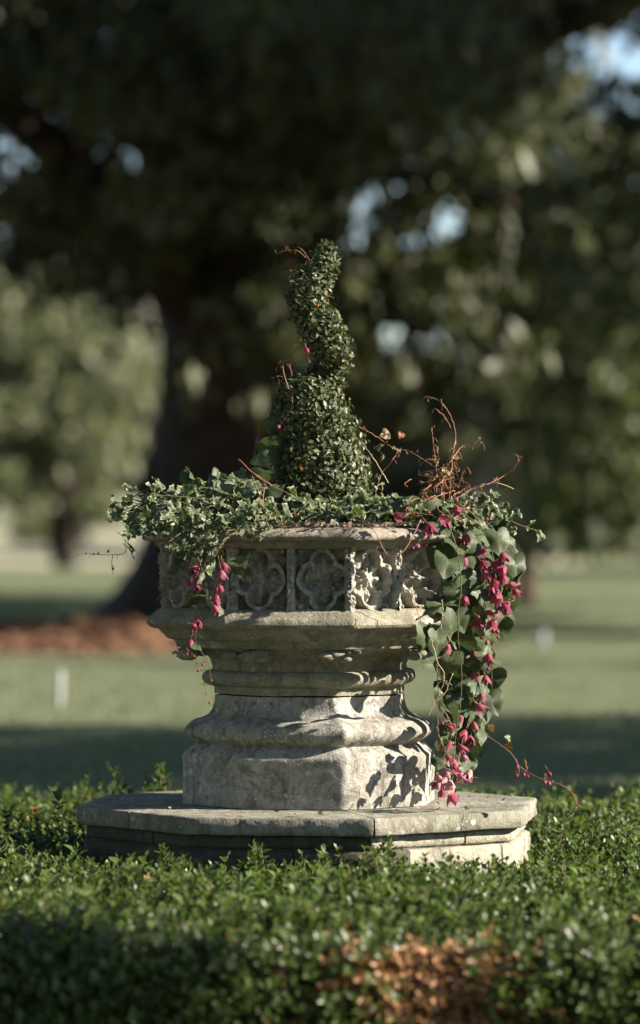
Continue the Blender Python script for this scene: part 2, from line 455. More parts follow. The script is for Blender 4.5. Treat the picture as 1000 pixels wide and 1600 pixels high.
def loft(name, prof, mat, parent, a0=0.0, a1=2 * math.pi, per_side=22, wear=0.0025, chip=0.004, seed=0.0, rnd=0.0014, cap_in=False, step=0.006):
    """profile [(R, z)...] swept round the octagon; wear: fine surface relief, chip: worn corners"""
    # subdivide the profile
    pr = [prof[0]]
    for (r0, z0), (r1, z1) in zip(prof, prof[1:]):
        L = math.hypot(r1 - r0, z1 - z0); m = max(1, min(30, int(L / step)))
        for k in range(1, m + 1): pr.append((r0 + (r1 - r0) * k / m, z0 + (z1 - z0) * k / m))
    full = abs((a1 - a0) - 2 * math.pi) < 1e-6
    if full: a0, a1 = A_V, A_V + 2 * math.pi
    angs = perimeter_angles(a0, a1, per_side)
    na, npf = len(angs), len(pr)
    V = []
    for i, a in enumerate(angs):
        u = abs(((a - A_V + math.radians(22.5)) % math.radians(45)) - math.radians(22.5))   # 0 at a corner
        corner = max(0.0, 1 - u / 0.09)
        for j, (R, z) in enumerate(pr):
            r = oct_r(a, R, rnd)
            p = ang_pt(a, r); v = (p.x, p.y, z)
            dsp = wear * 0.45 * fbm(v, 22, seed, 4) + wear * 0.6 * fbm(v, 95, seed + 3, 4)
            c = nz(v, 26, seed + 9)
            if c > 0.1: dsp -= chip * (c - 0.1) * (0.35 + 1.9 * corner ** 2)
            p = ang_pt(a, r + dsp)
            V.append((p.x, p.y, z + 0.6 * wear * fbm(v, 30, seed + 5, 3)))
    Fc = []
    rngi = range(na) if full else range(na - 1)
    for i in rngi:
        i2 = (i + 1) % na
        for j in range(npf - 1):
            Fc.append((i * npf + j, i * npf + j + 1, i2 * npf + j + 1, i2 * npf + j))
    if not full:
        Fc.append(tuple(range(npf))); Fc.append(tuple((na - 1) * npf + j for j in reversed(range(npf))))
    me = mesh_np(name, V, Fc, [mat])
    bm = bmesh.new(); bm.from_mesh(me); bmesh.ops.recalc_face_normals(bm, faces=bm.faces); bm.to_mesh(me); bm.free()
    me.polygons.foreach_set('use_smooth', [True] * len(me.polygons))
    me.set_sharp_from_angle(angle=math.radians(62))
    return link(name, me, parent)

def arc(p0, p1, bulge, n=8):
    """points from p0 to p1 bulging sideways by bulge (fraction of the chord)"""
    out = []
    (x0, y0), (x1, y1) = p0, p1
    nx, ny = -(y1 - y0), (x1 - x0)
    for k in range(n + 1):
        t = k / n; s_ = 4 * t * (1 - t) * bulge
        out.append((x0 + (x1 - x0) * t + nx * s_, y0 + (y1 - y0) * t + ny * s_))
    return out

planter = thing('stone_planter', 'weathered octagonal stone font planter with carved quatrefoil panels on a stepped slab', 'planter')
ZS = CAMZ - (1252.6 - HOR) * D0 / F      # slab top
Z = lambda y: CAMZ - (y - HOR) * D0 / F
# --- rim
r_rim, z_rt = zsil(220, 829); z_rt -= 0.0
r_rl, z_rl = zsil(220, 843)
r_s, z_s1 = zsil(243, 846); _, z_s2 = zsil(243, 854)
r_pan, z_pt = zsil(249, 856); _, z_pb = zsil(249, 950)
prof = [(0.24, z_rt - 0.05), (0.245, z_rt - 0.004), (0.25, z_rt + 0.010), (r_rim - 0.045, z_rt + 0.008), (r_rim - 0.02, z_rt + 0.004), (r_rim - 0.004, z_rt - 0.004), (r_rim, z_rt - 0.010)] \
     + [(r_rim, z_rl + 0.003), (r_rim - 0.005, z_rl - 0.001), (r_rim - 0.018, z_rl - 0.003)] + arc((r_rim - 0.018, z_rl - 0.004), (r_s + 0.002, z_s1 - 0.004), -0.2, 5) \
     + [(r_s, z_s2 + 0.002), (r_pan - 0.002, z_pt - 0.001), (r_pan - 0.05, z_pt - 0.001)]
loft('bowl_rim', prof, M_stone_rim, planter, wear=0.003, chip=0.008, seed=1.3)
# --- bowl core behind the panels
loft('bowl_core', [(r_pan - 0.05, z_pt + 0.01), (r_pan - 0.05, z_pb - 0.02)], M_stone, planter, per_side=6, wear=0, chip=0, rnd=0, step=0.05)

# --- carved panels: two to each side, real relief
def panel_mesh(idx, w, h, erode, seed, mat, left):
    n = 84; V = []
    m = int(n * h / w)
    for j in range(m + 1):
        for i in range(n + 1):
            u, v = 2 * i / n - 1, 2 * j / m - 1
            uu = u * w / h * 1.0
            # frame: corner pier on one side, half mullion on the other, thin fillets above and below
            el = (1 - abs(u)) * w / 2
            pier = 0.017 if ((u > 0) != left) else 0.010
            ev = (1 - abs(v)) * h / 2
            frame = max(1 - el / pier, 1 - ev / 0.004)
            wv = 0.05 * nz((u, v, 0), 2.2, seed)
            sx, sy = u * 1.10 + (0.07 if left else -0.07) + wv, v * 1.02 + wv
            L = 0.44
            sd = min(math.hypot(sx - L, sy), math.hypot(sx + L, sy), math.hypot(sx, sy - L), math.hypot(sx, sy + L)) - 0.45
            sd = min(sd, math.hypot(sx, sy) - 0.3)
            ss = lambda a, b, x: (lambda t: t * t * (3 - 2 * t))(min(1, max(0, (x - a) / (b - a))))
            ring = 1 - ss(0.05, 0.09, abs(sd - 0.01))
            inner = ss(-0.05, -0.11, sd)
            outer = ss(0.07, 0.12, sd)
            cor = math.hypot(abs(sx) - 0.86, abs(sy) - 0.86)
            outer *= 1 - 0.8 * math.exp(-(cor / 0.13) ** 2)
            dep = -0.027 * inner - 0.026 * outer - 0.003 * ring
            if sd < 0:   # worn carved boss and leaves within the lobes
                rr = math.hypot(sx, sy); th = math.atan2(sy, sx)
                dep += 0.014 * math.exp(-(rr / 0.2) ** 2) + 0.012 * inner * (0.5 + 0.5 * math.cos(8 * th)) * math.exp(-((rr - 0.5) / 0.22) ** 2)
            dep *= 1 - ss(0.0, 0.35, frame)
            g = (u * w * 8 + seed, v * h * 8, seed)
            e1 = fbm((u * w, v * h, 0), 30, seed, 5); e2 = fbm((u * w, v * h, 0), 75, seed + 2, 4); e3 = nz((u * w, v * h, 0), 24, seed + 4)
            dep += 0.0022 * (1 + 2.0 * erode) * e1 + 0.0026 * (1 + 1.6 * erode) * e2 * (0.15 + 0.85 * (inner + outer))
            if e3 > 0.12: dep -= (0.004 + 0.03 * erode) * (e3 - 0.12) * (1 - 0.6 * ss(0.2, 0.8, frame))
            if e3 < -0.2 and erode > 0.3: dep += 0.02 * erode * (-e3 - 0.2) * inner
            V.append((u * w / 2, dep, v * h / 2))   # outward is +Y here, turned later
    Fc = [(j * (n + 1) + i, j * (n + 1) + i + 1, (j + 1) * (n + 1) + i + 1, (j + 1) * (n + 1) + i) for j in range(m) for i in range(n)]
    V = np.array(V); V[:, 1] *= -1           # outward is -Y
    return mesh_np('carved_panel', V, np.array(Fc), [mat])
side = 2 * r_pan * math.sin(math.radians(22.5)); apo = r_pan * math.cos(math.radians(22.5))
ph = z_pt - z_pb + 0.01
pm = {}
for k in range(8):
    an = A_V + math.radians(22.5 + 45 * k)       # face normal
    er = 0.55 if k == 0 else 0.42
    for left in (True, False):
        key = (k in (0,), left, k if k in (0, 7, 6) else 'rest')
        if key not in pm:
            pm[key] = panel_mesh(k, side / 2, ph, er, 3.1 * k + (5 if left else 0), M_stone_pale if k == 0 else M_stone, left)
        c = ang_pt(an, apo)
        t = Vector((math.cos(an), math.sin(an), 0))   # along the face, to the right
        off = -side / 4 if left else side / 4
        o = link('carved_panel', pm[key], planter, (c.x + t.x * off, c.y + t.y * off, (z_pt + z_pb) / 2), (0, 0, an))
# --- ledge and its under-mouldings
r_l, z_l1 = zsil(228, 966); _, z_l2 = zsil(228, 972)
q = [zsil(*p) for p in ((236, 979), (240, 981), (252, 988), (255, 990), (258, 994), (270, 998), (273, 1002), (276, 1010))]
prof = [(r_pan - 0.06, z_pb + 0.004), (r_pan - 0.008, z_pb + 0.002), (r_pan + 0.004, z_pb - 0.002), (r_l - 0.01, z_l1 + 0.006), (r_l - 0.002, z_l1)] + [(r_l, z_l2)] + arc((r_l, z_l2), q[0], 0.12, 4) + q[1:2] + arc(q[1], q[2], -0.18, 4) + q[3:5] + arc(q[4], q[5], 0.15, 4) + q[6:] + [(q[7][0] - 0.06, q[7][1] - 0.004)]
loft('bowl_ledge', prof, M_stone_green, planter, wear=0.0022, chip=0.006, seed=4.1)
# --- bowl underside, neck torus, neck fillet
a = [zsil(*p) for p in ((290, 1011), (303, 1013), (318, 1019), (327, 1028), (331, 1041), (330, 1046))]
t0, t1, t2, t3 = zsil(322, 1047.5), zsil(316.5, 1058), zsil(323, 1069), zsil(334, 1071.5)
prof = [(a[0][0] - 0.0, a[0][1] + 0.01)] + a + arc(t0, t2, 0.36, 12) + [t3, zsil(334.5, 1083), (0.1, zsil(334, 1083)[1])]
loft('bowl_stem', prof, M_stone_green, planter, wear=0.002, chip=0.003, seed=7.7)
# carved leaf bosses under the ledge corners
for k in range(8):
    an = A_V + math.radians(45 * k)
    g = Geo()
    for m_ in range(7):
        c = ang_pt(an, a[1][0] + 0.012 + 0.008 * random.random()); t = Vector((math.cos(an), math.sin(an), 0))
        pos = Vector((c.x, c.y, a[0][1] - 0.006 - 0.012 * random.random())) + t * random.uniform(-0.04, 0.04)
        bm = bmesh.new(); bmesh.ops.create_icosphere(bm, subdivisions=2, radius=0.014 * random.uniform(0.6, 1.2))
        g.add([Vector((v.co.x * 1.3, v.co.y * 1.1, v.co.z * 0.65)) * (1 + 0.4 * nz(v.co, 70, m_ + k)) + pos for v in bm.verts], [tuple(v.index for v in f.verts) for f in bm.faces]); bm.free()
    link('leaf_boss', g.mesh('leaf_boss', [M_stone_green]), planter)
# --- base block with torus, plinth
b0 = zsil(335, 1085.5)
b = [zsil(*p) for p in ((334, 1096), (331, 1107), (325, 1115), (312, 1121.5), (300, 1125))]
k0, k1, k2 = zsil(299, 1126), zsil(301, 1158), zsil(305, 1161)
p0, p1, p2 = zsil(301, 1164), zsil(287, 1176), zsil(285, 1179)
prof = [(0.1, b0[1]), b0] + b + arc(k0, k1, 0.40, 14) + [k2, p0, p1, p2, (p2[0], ZS + 0.001), (0.1, ZS + 0.001)]
loft('plinth_block', prof, M_stone, planter, wear=0.0018, chip=0.0025, seed=11.2)
# --- step slabs, five stones with open joints
R_S = zsil(117, 1256)[0]
TH = 0.034
edges = [15, 82.5, 150, 240, 307.5, 375]
for i in range(5):
    a0, a1 = math.radians(edges[i]) + 0.004, math.radians(edges[i + 1]) - 0.004
    prof = [(0.14, ZS), (R_S - 0.03, ZS - 0.0005), (R_S - 0.004, ZS - 0.001), (R_S - 0.001, ZS - 0.004), (R_S, ZS - TH + 0.003), (R_S - 0.003, ZS - TH), (0.14, ZS - TH)]
    o = loft('step_slab', prof, M_slab, planter, a0, a1, wear=0.0018, chip=0.007, seed=20 + i * 2.3, step=0.012, per_side=36)
# --- riser stones in courses
zc = ZS - TH
courses = [(R_S - 0.022, zc - 0.002, zc - 0.027), (R_S - 0.014, zc - 0.030, zc - 0.105), (R_S - 0.012, zc - 0.109, -0.02)]
for ci, (R, z1, z0) in enumerate(courses):
    n = 12
    for i in range(n):
        a0 = math.radians(360 / n * i + 15 + (0, 11, -7)[ci]) + 0.003; a1 = a0 + math.radians(360 / n) - 0.006
        rr = R + random.uniform(-0.003, 0.003)
        prof = [(rr - 0.06, z1), (rr - 0.006, z1), (rr, z1 - 0.004), (rr, z0 + 0.004), (rr - 0.005, z0), (rr - 0.06, z0)]
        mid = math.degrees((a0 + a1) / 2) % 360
        loft('riser_stone', prof, M_riser if 15 < mid < 170 else M_riser_damp_shaded, planter, a0, a1, wear=0.0022, chip=0.008, seed=40 + ci * 9 + i, step=0.012, per_side=14)  # pale stone on the sunlit side, shade-darkened stone on the rest
loft('riser_core', [(0.1, zc - 0.001), (R_S - 0.03, zc - 0.001), (R_S - 0.03, 0), (0.1, 0)], M_mortar, planter, per_side=4, wear=0, chip=0, rnd=0, step=0.3)
# --- soil in the bowl
V = [(0, 0, z_rt + 0.02)]; Fc = []
for j in range(1, 9):
    for i in range(48):
        aa = 2 * math.pi * i / 48; r = oct_r(aa, 0.29) * j / 8; p = ang_pt(aa, r)
        V.append((p.x, p.y, z_rt + 0.022 - 0.022 * (j / 8) ** 2 + 0.006 * nz((p.x, p.y, 0), 30)))
for i in range(48): Fc.append((0, 1 + i, 1 + (i + 1) % 48))
for j in range(7):
    for i in range(48):
        q_, w_ = 1 + j * 48 + i, 1 + j * 48 + (i + 1) % 48; Fc.append((q_, q_ + 48, w_ + 48, w_))
link('soil', mesh_np('soil', V, Fc, [M_soil]), planter)
# crumbs of soil and dry leaf on the rim and the slab
n = 745
a_ = np.concatenate([rng.uniform(-0.7, 1.3, 700), rng.uniform(-1.5, 2.2, 45)])
Rr = np.concatenate([rng.uniform(0.26, r_rim - 0.012, 700), rng.uniform(0.26, R_S - 0.02, 45)])
zz = np.concatenate([np.full(700, z_rt + 0.011), np.full(45, ZS + 0.003)])
rad = np.array([oct_r(x, r) for x, r in zip(a_, Rr)])
cen = np.stack([np.sin(a_) * rad, -np.cos(a_) * rad, zz + rng.uniform(0, 0.004, n)], 1)
o = link('leaf_litter', leaf_cloud('leaf_litter', cen, 0.007, 0.010, rng.normal(0, 0.6, (n, 3)) + [0, 0, 1], [M_litter], 'random', 0.6), planter); o['kind'] = 'stuff'

# ------------------------------------------------------------------ joined copies of a small template
def joined(name, V, Fc, mats4, materials, mat_idx=None, smooth=True):
    """copies of template (V, Fc tuples) under the list of (3x3 matrix, location, scale)"""
    V = np.array([tuple(v) for v in V]); nv = len(V)
    tri = []
    for f in Fc:
        for k in range(1, len(f) - 1): tri.append((f[0], f[k], f[k + 1]))
    tri = np.array(tri)
    Mx = np.array([[list(r) for r in m[0]] for m in mats4]); L = np.array([tuple(m[1]) for m in mats4]); sc = np.array([m[2] for m in mats4])
    W_ = np.einsum('nij,vj->nvi', Mx, V) * sc[:, None, None] + L[:, None, :]
    T = tri[None] + (np.arange(len(mats4)) * nv)[:, None, None]
    me = mesh_np(name, W_.reshape(-1, 3), T.reshape(-1, 3), materials, smooth)
    if mat_idx is not None:
        me.polygons.foreach_set('material_index', np.repeat(np.array(mat_idx, dtype=np.int32), len(tri)))
    return me

# ------------------------------------------------------------------ spiral topiary
topiary = thing('spiral_topiary', 'dark green clipped box spiral rising from the middle of the stone planter', 'topiary', (P(503, 775, 8.4).x, 0.0, z_rt))
blobs = []
def blob(px, py, dd, r): blobs.append((P(px, py, D0 + dd), (r - 3) * D0 / F))
for px, py, dd, r in [(513, 389, 0, 14), (508, 403, 0, 22), (506, 420, -.01, 26), (494, 434, -.02, 30), (482, 448, -.03, 33), (477, 466, -.04, 31), (484, 484, -.045, 33), (494, 500, -.045, 33),
                      (503, 514, -.04, 34), (513, 532, -.03, 33), (521, 550, -.01, 30), (520, 567, .01, 29), (513, 582, .02, 29), (500, 598, .02, 32), (454, 619, -.02, 27), (480, 620, -.02, 40), (482, 634, -.02, 48), (514, 604, -.01, 26), (506, 625, -.01, 32),
                      (490, 645, -.02, 55), (485, 665, 0, 60), (495, 690, 0, 66), (498, 715, 0, 70), (502, 745, 0, 75), (505, 772, 0, 76), (505, 795, 0, 76)]:
    blob(px, py, dd, r)
LV, LF = small_leaf_data(0.0115, 0.0066)
tl = []
for i in range(29000):
    c, r = random.choices(blobs, weights=[b_[1] ** 2 for b_ in blobs])[0]
    u = rvec().normalized()
    if u.y > 0.7: continue
    f = random.uniform(0.62, 1.03) if random.random() < 0.93 else random.uniform(1.03, 1.28)
    p = c + u * r * f
    if any((p - c2).length < r2 * 0.6 for c2, r2 in blobs): continue
    al = (u * 0.9 + Vector((0, 0, 0.55)) + rvec(0.55))
    tl.append((p, al, u, f, any((p - c2).length < r2 * 0.93 for c2, r2 in blobs)))
outer = [t for t in tl if not t[4] and t[2].y < 0.1]
random.shuffle(outer)
single = set(id(t) for t in outer[:280])
lm = mesh_np('leaf', LV, LF, [M_boxtop])
rest = []
for t in tl:
    Mb = basis((t[2] + rvec(0.5) + Vector((0, 0, 0.3))), t[1]); s_ = random.uniform(0.7, 1.25)
    if id(t) in single:
        o = link('leaf', lm, topiary, t[0] - topiary.location, Mb.to_euler(), s_ * 1.15)
    else: rest.append((Mb, t[0] - topiary.location, s_))
o = link('foliage', joined('foliage', LV, LF, rest, [M_boxtop, M_orange], [1 if random.random() < 0.002 else 0 for _ in rest]), topiary); o['kind'] = 'stuff'
g = Geo()
pts = [P(503, 800, 8.4), P(500, 700, 8.4), P(490, 640, 8.4), P(500, 580, 8.42), P(512, 540, 8.4), P(490, 480, 8.38), P(485, 450, 8.38), P(508, 400, 8.4)]
g.tube([p - topiary.location for p in smooth_path(pts, 5)], [0.012 - 0.00025 * i for i in range(36)], 7)
for i in range(150):
    c, r = random.choice(blobs); u = rvec().normalized()
    e = c + u * r * 0.9
    g.tube([c - topiary.location, (c + e) * 0.5 + rvec(0.004) - topiary.location, e - topiary.location], [0.0018, 0.0012, 0.0007], 4)
link('stem', g.mesh('stem', [M_twig]), topiary)

# ------------------------------------------------------------------ variegated ivy
ivy = thing('variegated_ivy', 'cream edged ivy mounded over the planter rim and spilling off its left end', 'ivy', (0, 0, z_rt))
ivy_meshes = [fan_leaf('leaf', IVY, M_ivy, 0.037, 0.3, 0.35, 0.5, s_) for s_ in range(4)]
xs = [150, 175, 210, 250, 300, 350, 420, 470, 560, 640, 700, 780, 800]
ht = [790, 776, 764, 750, 738, 738, 752, 768, 776, 768, 772, 790, 805]
spots = []
def add_ivy(p, up=None):
    n_ = Vector((0.25, -0.5, 0.75)) + rvec(0.5) if up is None else up + rvec(0.4)
    al = Vector((p.x * 2.0, -0.5, -0.5)) + rvec(0.8)
    spots.append((p, n_, al, random.uniform(0.5, 1.15)))
N_IVY = 0
while N_IVY < 760:      # mound
    aa = random.uniform(-2.2, 2.0); R = oct_r(aa, r_rim) * math.sqrt(random.uniform(0.12, 1.12)); p = ang_pt(aa, R)
    px = 500 + (p.x - CAMX) * F / (D0 + p.y)
    if px < 200: continue
    htop = CAMZ - (np.interp(px, xs, ht) - HOR) * (D0 + p.y) / F
    dens = np.interp(px, [160, 380, 440, 640, 700, 790], [1.0, 1.0, 0.6, 0.6, 1.0, 0.9])
    front = p.y < -0.2
    if random.random() > dens: continue
    if 425 < px < 665 and front and R > 0.285: continue           # bare stretch of rim at the front
    z0 = z_rt + 0.008
    z = z0 + (htop - z0) * random.random() ** 0.7 * max(0.25, 1 - (R / r_rim) ** 4 * 0.75)
    spots.append((Vector((p.x, p.y, z)), Vector((0.25, -0.45, 0.8)) + rvec(0.5), Vector((p.x, p.y - 0.2, -0.15)) + rvec(0.25), random.uniform(0.5, 1.0))); N_IVY += 1
stems = Geo()
def ivy_trail(ctrl, n_leaf, size=(0.4, 0.75), spread=0.012):
    path = smooth_path(ctrl, 8)
    sg = Geo(); sg.tube([p - ivy.location for p in path], 0.0012, 4); link('stem', sg.mesh('stem', [M_stem]), ivy)
    for i in range(n_leaf):
        p = path[int((i + random.random()) / n_leaf * (len(path) - 1))] + rvec(spread)
        spots.append((p, Vector((0.2, -0.6, 0.65)) + rvec(0.55), Vector((-0.3, -0.3, -0.4)) + rvec(0.7), random.uniform(*size)))
for ctrl, n_ in [([P(320, 780, 8.12), P(250, 775, 8.1), P(212, 790, 8.12), P(182, 802, 8.14)], 18), ([P(300, 790, 8.2), P(240, 790, 8.25), P(205, 800, 8.25), P(182, 786, 8.25)], 16),
                 ([P(300, 790, 8.1), P(230, 805, 8.1), P(210, 815, 8.1), P(198, 830, 8.1)], 18), ([P(290, 800, 8.06), P(250, 815, 8.05), P(228, 825, 8.05), P(218, 838, 8.05)], 12),
                 ([P(330, 790, 8.02), P(290, 812, 8.0), P(268, 830, 8.0), P(262, 850, 8.02)], 20), ([P(360, 790, 8.0), P(330, 820, 7.98), P(318, 850, 8.0), P(312, 885, 8.02)], 20),
                 ([P(380, 795, 7.98), P(350, 815, 7.96), P(335, 840, 7.98), P(330, 870, 8.0)], 16), ([P(400, 800, 7.98), P(390, 815, 7.96), P(380, 830, 7.97)], 14),
                 ([P(430, 790, 8.02), P(420, 810, 7.97), P(412, 828, 7.98)], 10), ([P(300, 800, 8.0), P(296, 840, 8.0), P(290, 870, 8.03)], 12),
                 ([P(740, 785, 8.2), P(780, 795, 8.2), P(800, 815, 8.2), P(838, 829, 8.2)], 10), ([P(735, 780, 8.25), P(770, 785, 8.25), P(790, 800, 8.25)], 18),
                 ([P(250, 760, 8.2), P(222, 768, 8.2), P(190, 790, 8.2)], 14)]:
    ivy_trail(ctrl, n_)
random.shuffle(spots)
spots.sort(key=lambda s_: s_[0].y)
rest = []
for i, (p, n_, al, s_) in enumerate(spots):
    Mb = basis(n_, al)
    if i % 3 == 0 and i < 870 or i > len(spots): link('leaf', random.choice(ivy_meshes), ivy, p - ivy.location, Mb.to_euler(), s_)
    else: rest.append((Mb, p - ivy.location, s_))
tmpl = ivy_meshes[0]
V = [v.co.copy() for v in tmpl.vertices]; Fc = [tuple(f.vertices) for f in tmpl.polygons]
me = joined('foliage', V, Fc, rest, [M_ivy])
ev = np.array([d_.value for d_ in tmpl.attributes['rim'].data]); a_ = me.attributes.new('rim', 'FLOAT', 'POINT'); a_.data.foreach_set('value', np.tile(ev, len(rest)).astype(np.float32))
o = link('foliage', me, ivy); o['kind'] = 'stuff'
for i in range(160):     # hidden runners carry the mound
    p = random.choice(spots)[0] - ivy.location
    q_ = Vector((p.x * 0.7 + random.gauss(0, 0.02), p.y * 0.7, 0.0))
    stems.tube([q_, (p + q_) * 0.5 + Vector((0, 0, 0.015)), p], 0.0009, 4)
o = link('runners', stems.mesh('runners', [M_stem]), ivy); o['kind'] = 'stuff'

# ------------------------------------------------------------------ flowering vines
def flower_mesh(seed, mat):
    """hanging bell: five pointed spreading lobes, a dark tube and a thin stalk; top at the origin"""
    R = random.Random(seed); g = Geo()
    n = 20; rings = [(0.0, 0.0015), (-0.002, 0.0055), (-0.007, 0.0088), (-0.012, 0.0105), (-0.0165, 0.0138)]
    V, Fc = [], []
    for j, (z, r) in enumerate(rings):
        for i in range(n):
            a = 2 * math.pi * i / n; lobe = 0.5 + 0.5 * math.cos(5 * a)
            t = j / (len(rings) - 1)
            rr = r * (1 + 0.3 * t * (lobe - 0.5)); zz = z - 0.0095 * t ** 2 * lobe + 0.0035 * t ** 2 * (1 - lobe)
            V.append((math.cos(a) * rr * (1 + R.uniform(-.04, .04)), math.sin(a) * rr, zz))
    for j in range(len(rings) - 1):
        for i in range(n):
            a, b_ = j * n + i, j * n + (i + 1) % n; Fc.append((a, a + n, b_ + n, b_))
    Fc.append(tuple(range(n)))
    g.add(V, Fc, 0)
    if R.random() < 0.4: g.tube([(0, 0, -0.006), (0, 0.001, -0.018), (0, 0.001, -0.027)], [0.003, 0.0028, 0.0036], 7, 1)
    g.tube([(0, 0, -0.001), (0.002, 0.001, 0.009), (0.004, -0.001, 0.019)], 0.0006, 4, 2)
    return g.mesh('flower', [mat, M_corolla, M_tendril])
FL = [flower_mesh(i, M_pink) for i in range(4)]; FADE = [flower_mesh(i + 9, M_faded) for i in range(2)]
def bud_mesh():
    g = Geo(); bm = bmesh.new(); bmesh.ops.create_uvsphere(bm, u_segments=8, v_segments=6, radius=0.0042)
    g.add([Vector((v.co.x, v.co.y, v.co.z * 1.25 - 0.005)) for v in bm.verts], [tuple(v.index for v in f.verts) for f in bm.faces]); bm.free()
    g.tube([(0, 0, -0.001), (0.001, 0, 0.006), (0.003, 0, 0.013)], 0.0005, 4, 1)
    return g.mesh('bud', [M_pink, M_tendril])
BUD = bud_mesh()
HRT = [fan_leaf('leaf', HEART, M_vine, 0.066, 0.28, 0.22 if s_ % 2 else -0.1, 0.35, s_ + 3) for s_ in range(4)]
YNG = [fan_leaf('leaf', HEART, M_vine_young, 0.026, 0.3, 0.3, 0.4, s_ + 8) for s_ in range(2)]

def put_leaf(pl, px, py, d, s_=1.0, meshes=HRT, tip=None, nrm=None):
    p = P(px, py, d)
    n_ = (nrm or Vector((0.55, -0.75, 0.3))) + rvec(0.55)
    al = (tip or Vector((0.15, -0.15, -0.9))) + rvec(0.35)
    Mb = basis(n_, al)
    # px, py is the middle of the blade
    link('leaf', random.choice(meshes), pl, p - Mb @ Vector((0, 0.026, 0)) * s_ - pl.location, Mb.to_euler(), s_)
def put_flower(pl, px, py, d, s_=1.0, meshes=FL):
    p = P(px, py, d)
    link('flower', random.choice(meshes), pl, p + Vector((0, 0, 0.011 * s_)) - pl.location, (random.gauss(0, 0.45), random.gauss(0, 0.45), random.uniform(0, 6)), s_ * random.uniform(0.85, 1.1))
def put_bud(pl, px, py, d, s_=1.0):
    link('bud', BUD, pl, P(px, py, d) + Vector((0, 0, 0.004)) - pl.location, (random.gauss(0, 0.5), random.gauss(0, 0.5), random.uniform(0, 6)), s_ * random.uniform(0.7, 1.1))
def strand(pl, ctrl, r=0.0011, mat=M_tendril, curls=0, wob=0.0015, name='stem'):
    path = smooth_path(ctrl, 6)
    path = [p + rvec(wob * 0.45) for p in path]; r *= 0.78
    g = Geo(); n = len(path)
    g.tube([p - pl.location for p in path], [r * (1.15 - 0.5 * i / n) for i in range(n)], 5)
    for _ in range(curls):      # little hooked side shoots
        p = path[random.randrange(n // 3, n)]; u = rvec().normalized(); u.y *= 0.4
        L = random.uniform(0.006, 0.016)
        g.tube([p - pl.location, p + u * L * 0.6 - pl.location, p + u * L + Vector((0, 0, -0.3 * L)) - pl.location, p + u * L * 0.8 + Vector((0, 0, -0.55 * L)) - pl.location], [r * 0.6, r * 0.55, r * 0.5, r * 0.7], 4)
    return link(name, g.mesh(name, [mat]), pl)
z6 = lambda x, y, d: P(560 + x / 2.7778, 600 + y / 2.7778, d)
z7 = lambda x, y, d: P(620 + x * 0.3, 900 + y * 0.3, d)
z5 = lambda x, y, d: P(100 + x / 2.381, 680 + y / 2.381, d)
z4 = lambda x, y, d: P(400 + x / 3.555, 350 + y / 3.555, d)

random.seed(5)
vine = thing('flowering_vine', 'vine with large heart leaves and pink bells cascading down the right side of the planter', 'flowering vine', (0.2, -0.15, z_rt))
DV = 8.14
def vd(px, py):
    return 8.13 + 0.17 * min(1, max(0, (px - 685) / 50)) + (0.05 * min(1, max(0, (py - 1000) / 100)))
# leaves read from the photograph: centre, size
for px, py, s_ in [(705, 835, 1.0), (722, 830, 0.95), (745, 848, 1.15), (690, 822, 0.8), (760, 815, 0.9), (735, 800, 0.9), (775, 800, 0.7), (792, 868, 0.8), (806, 885, 0.85), (803, 907, 0.75), (780, 845, 0.9), (795, 850, 0.8),
                   (748, 905, 1.0), (728, 900, 0.9), (765, 870, 0.8), (700, 880, 1.0), (685, 865, 0.9), (770, 930, 0.8), (715, 925, 0.9), (700, 935, 0.85), (690, 945, 0.9), (740, 935, 0.8), (755, 950, 0.8),
                   (672, 955, 0.9), (735, 955, 1.0), (715, 965, 0.9), (705, 980, 1.0), (690, 985, 0.9), (740, 985, 0.9), (755, 975, 0.8), (665, 995, 0.9), (685, 1003, 0.95), (722, 1000, 1.0), (745, 1000, 0.9), (760, 1010, 0.85),
                   (700, 1040, 1.05), (722, 1045, 1.1), (735, 1035, 0.8), (765, 1030, 0.95), (768, 1060, 0.9), (708, 1090, 0.85), (725, 1085, 0.9), (740, 1090, 1.0), (752, 1095, 0.95), (770, 1095, 0.85), (755, 1070, 0.8), (742, 1110, 0.95),
                   (735, 1125, 0.8), (712, 1115, 0.6), (712, 1145, 0.8), (725, 1155, 0.9), (740, 1150, 0.75), (757, 1140, 0.5), (745, 1165, 0.7), (695, 1145, 0.5), (690, 1170, 0.6), (702, 1180, 0.7), (718, 1190, 0.7), (700, 1200, 0.6), (712, 1215, 0.5),
                   (685, 1190, 0.5), (716, 1100, 0.8), (735, 1108, 0.85), (752, 1118, 0.8), (708, 1128, 0.75), (730, 1138, 0.85), (748, 1148, 0.7), (715, 1165, 0.75), (732, 1172, 0.75), (700, 1160, 0.6), (722, 1205, 0.65), (708, 1228, 0.5), (735, 1195, 0.5), (730, 875, 0.7), (712, 855, 0.8), (758, 835, 0.9), (720, 795, 0.8), (700, 800, 0.7), (680, 790, 0.6), (650, 790, 0.6), (640, 775, 0.6), (620, 785, 0.5), (670, 770, 0.5), (730, 785, 0.6)]:
    put_leaf(vine, px, py, vd(px, py) + random.uniform(-0.04, 0.08), s_ * 0.96)
for i in range(84):     # more leaves behind and between
    py = random.triangular(800, 1200, 900); t = (py - 800) / 400
    px = random.gauss(np.interp(t, [0, .3, .6, 1], [735, 750, 728, 705]), np.interp(t, [0, .3, .6, 1], [34, 34, 24, 12]))
    px = min(px, np.interp(t, [0, .3, .6, 1], [775, 800, 765, 720]))
    put_leaf(vine, px, py, vd(px, py) + random.uniform(0.04, 0.2), random.uniform(0.5, 1.0))
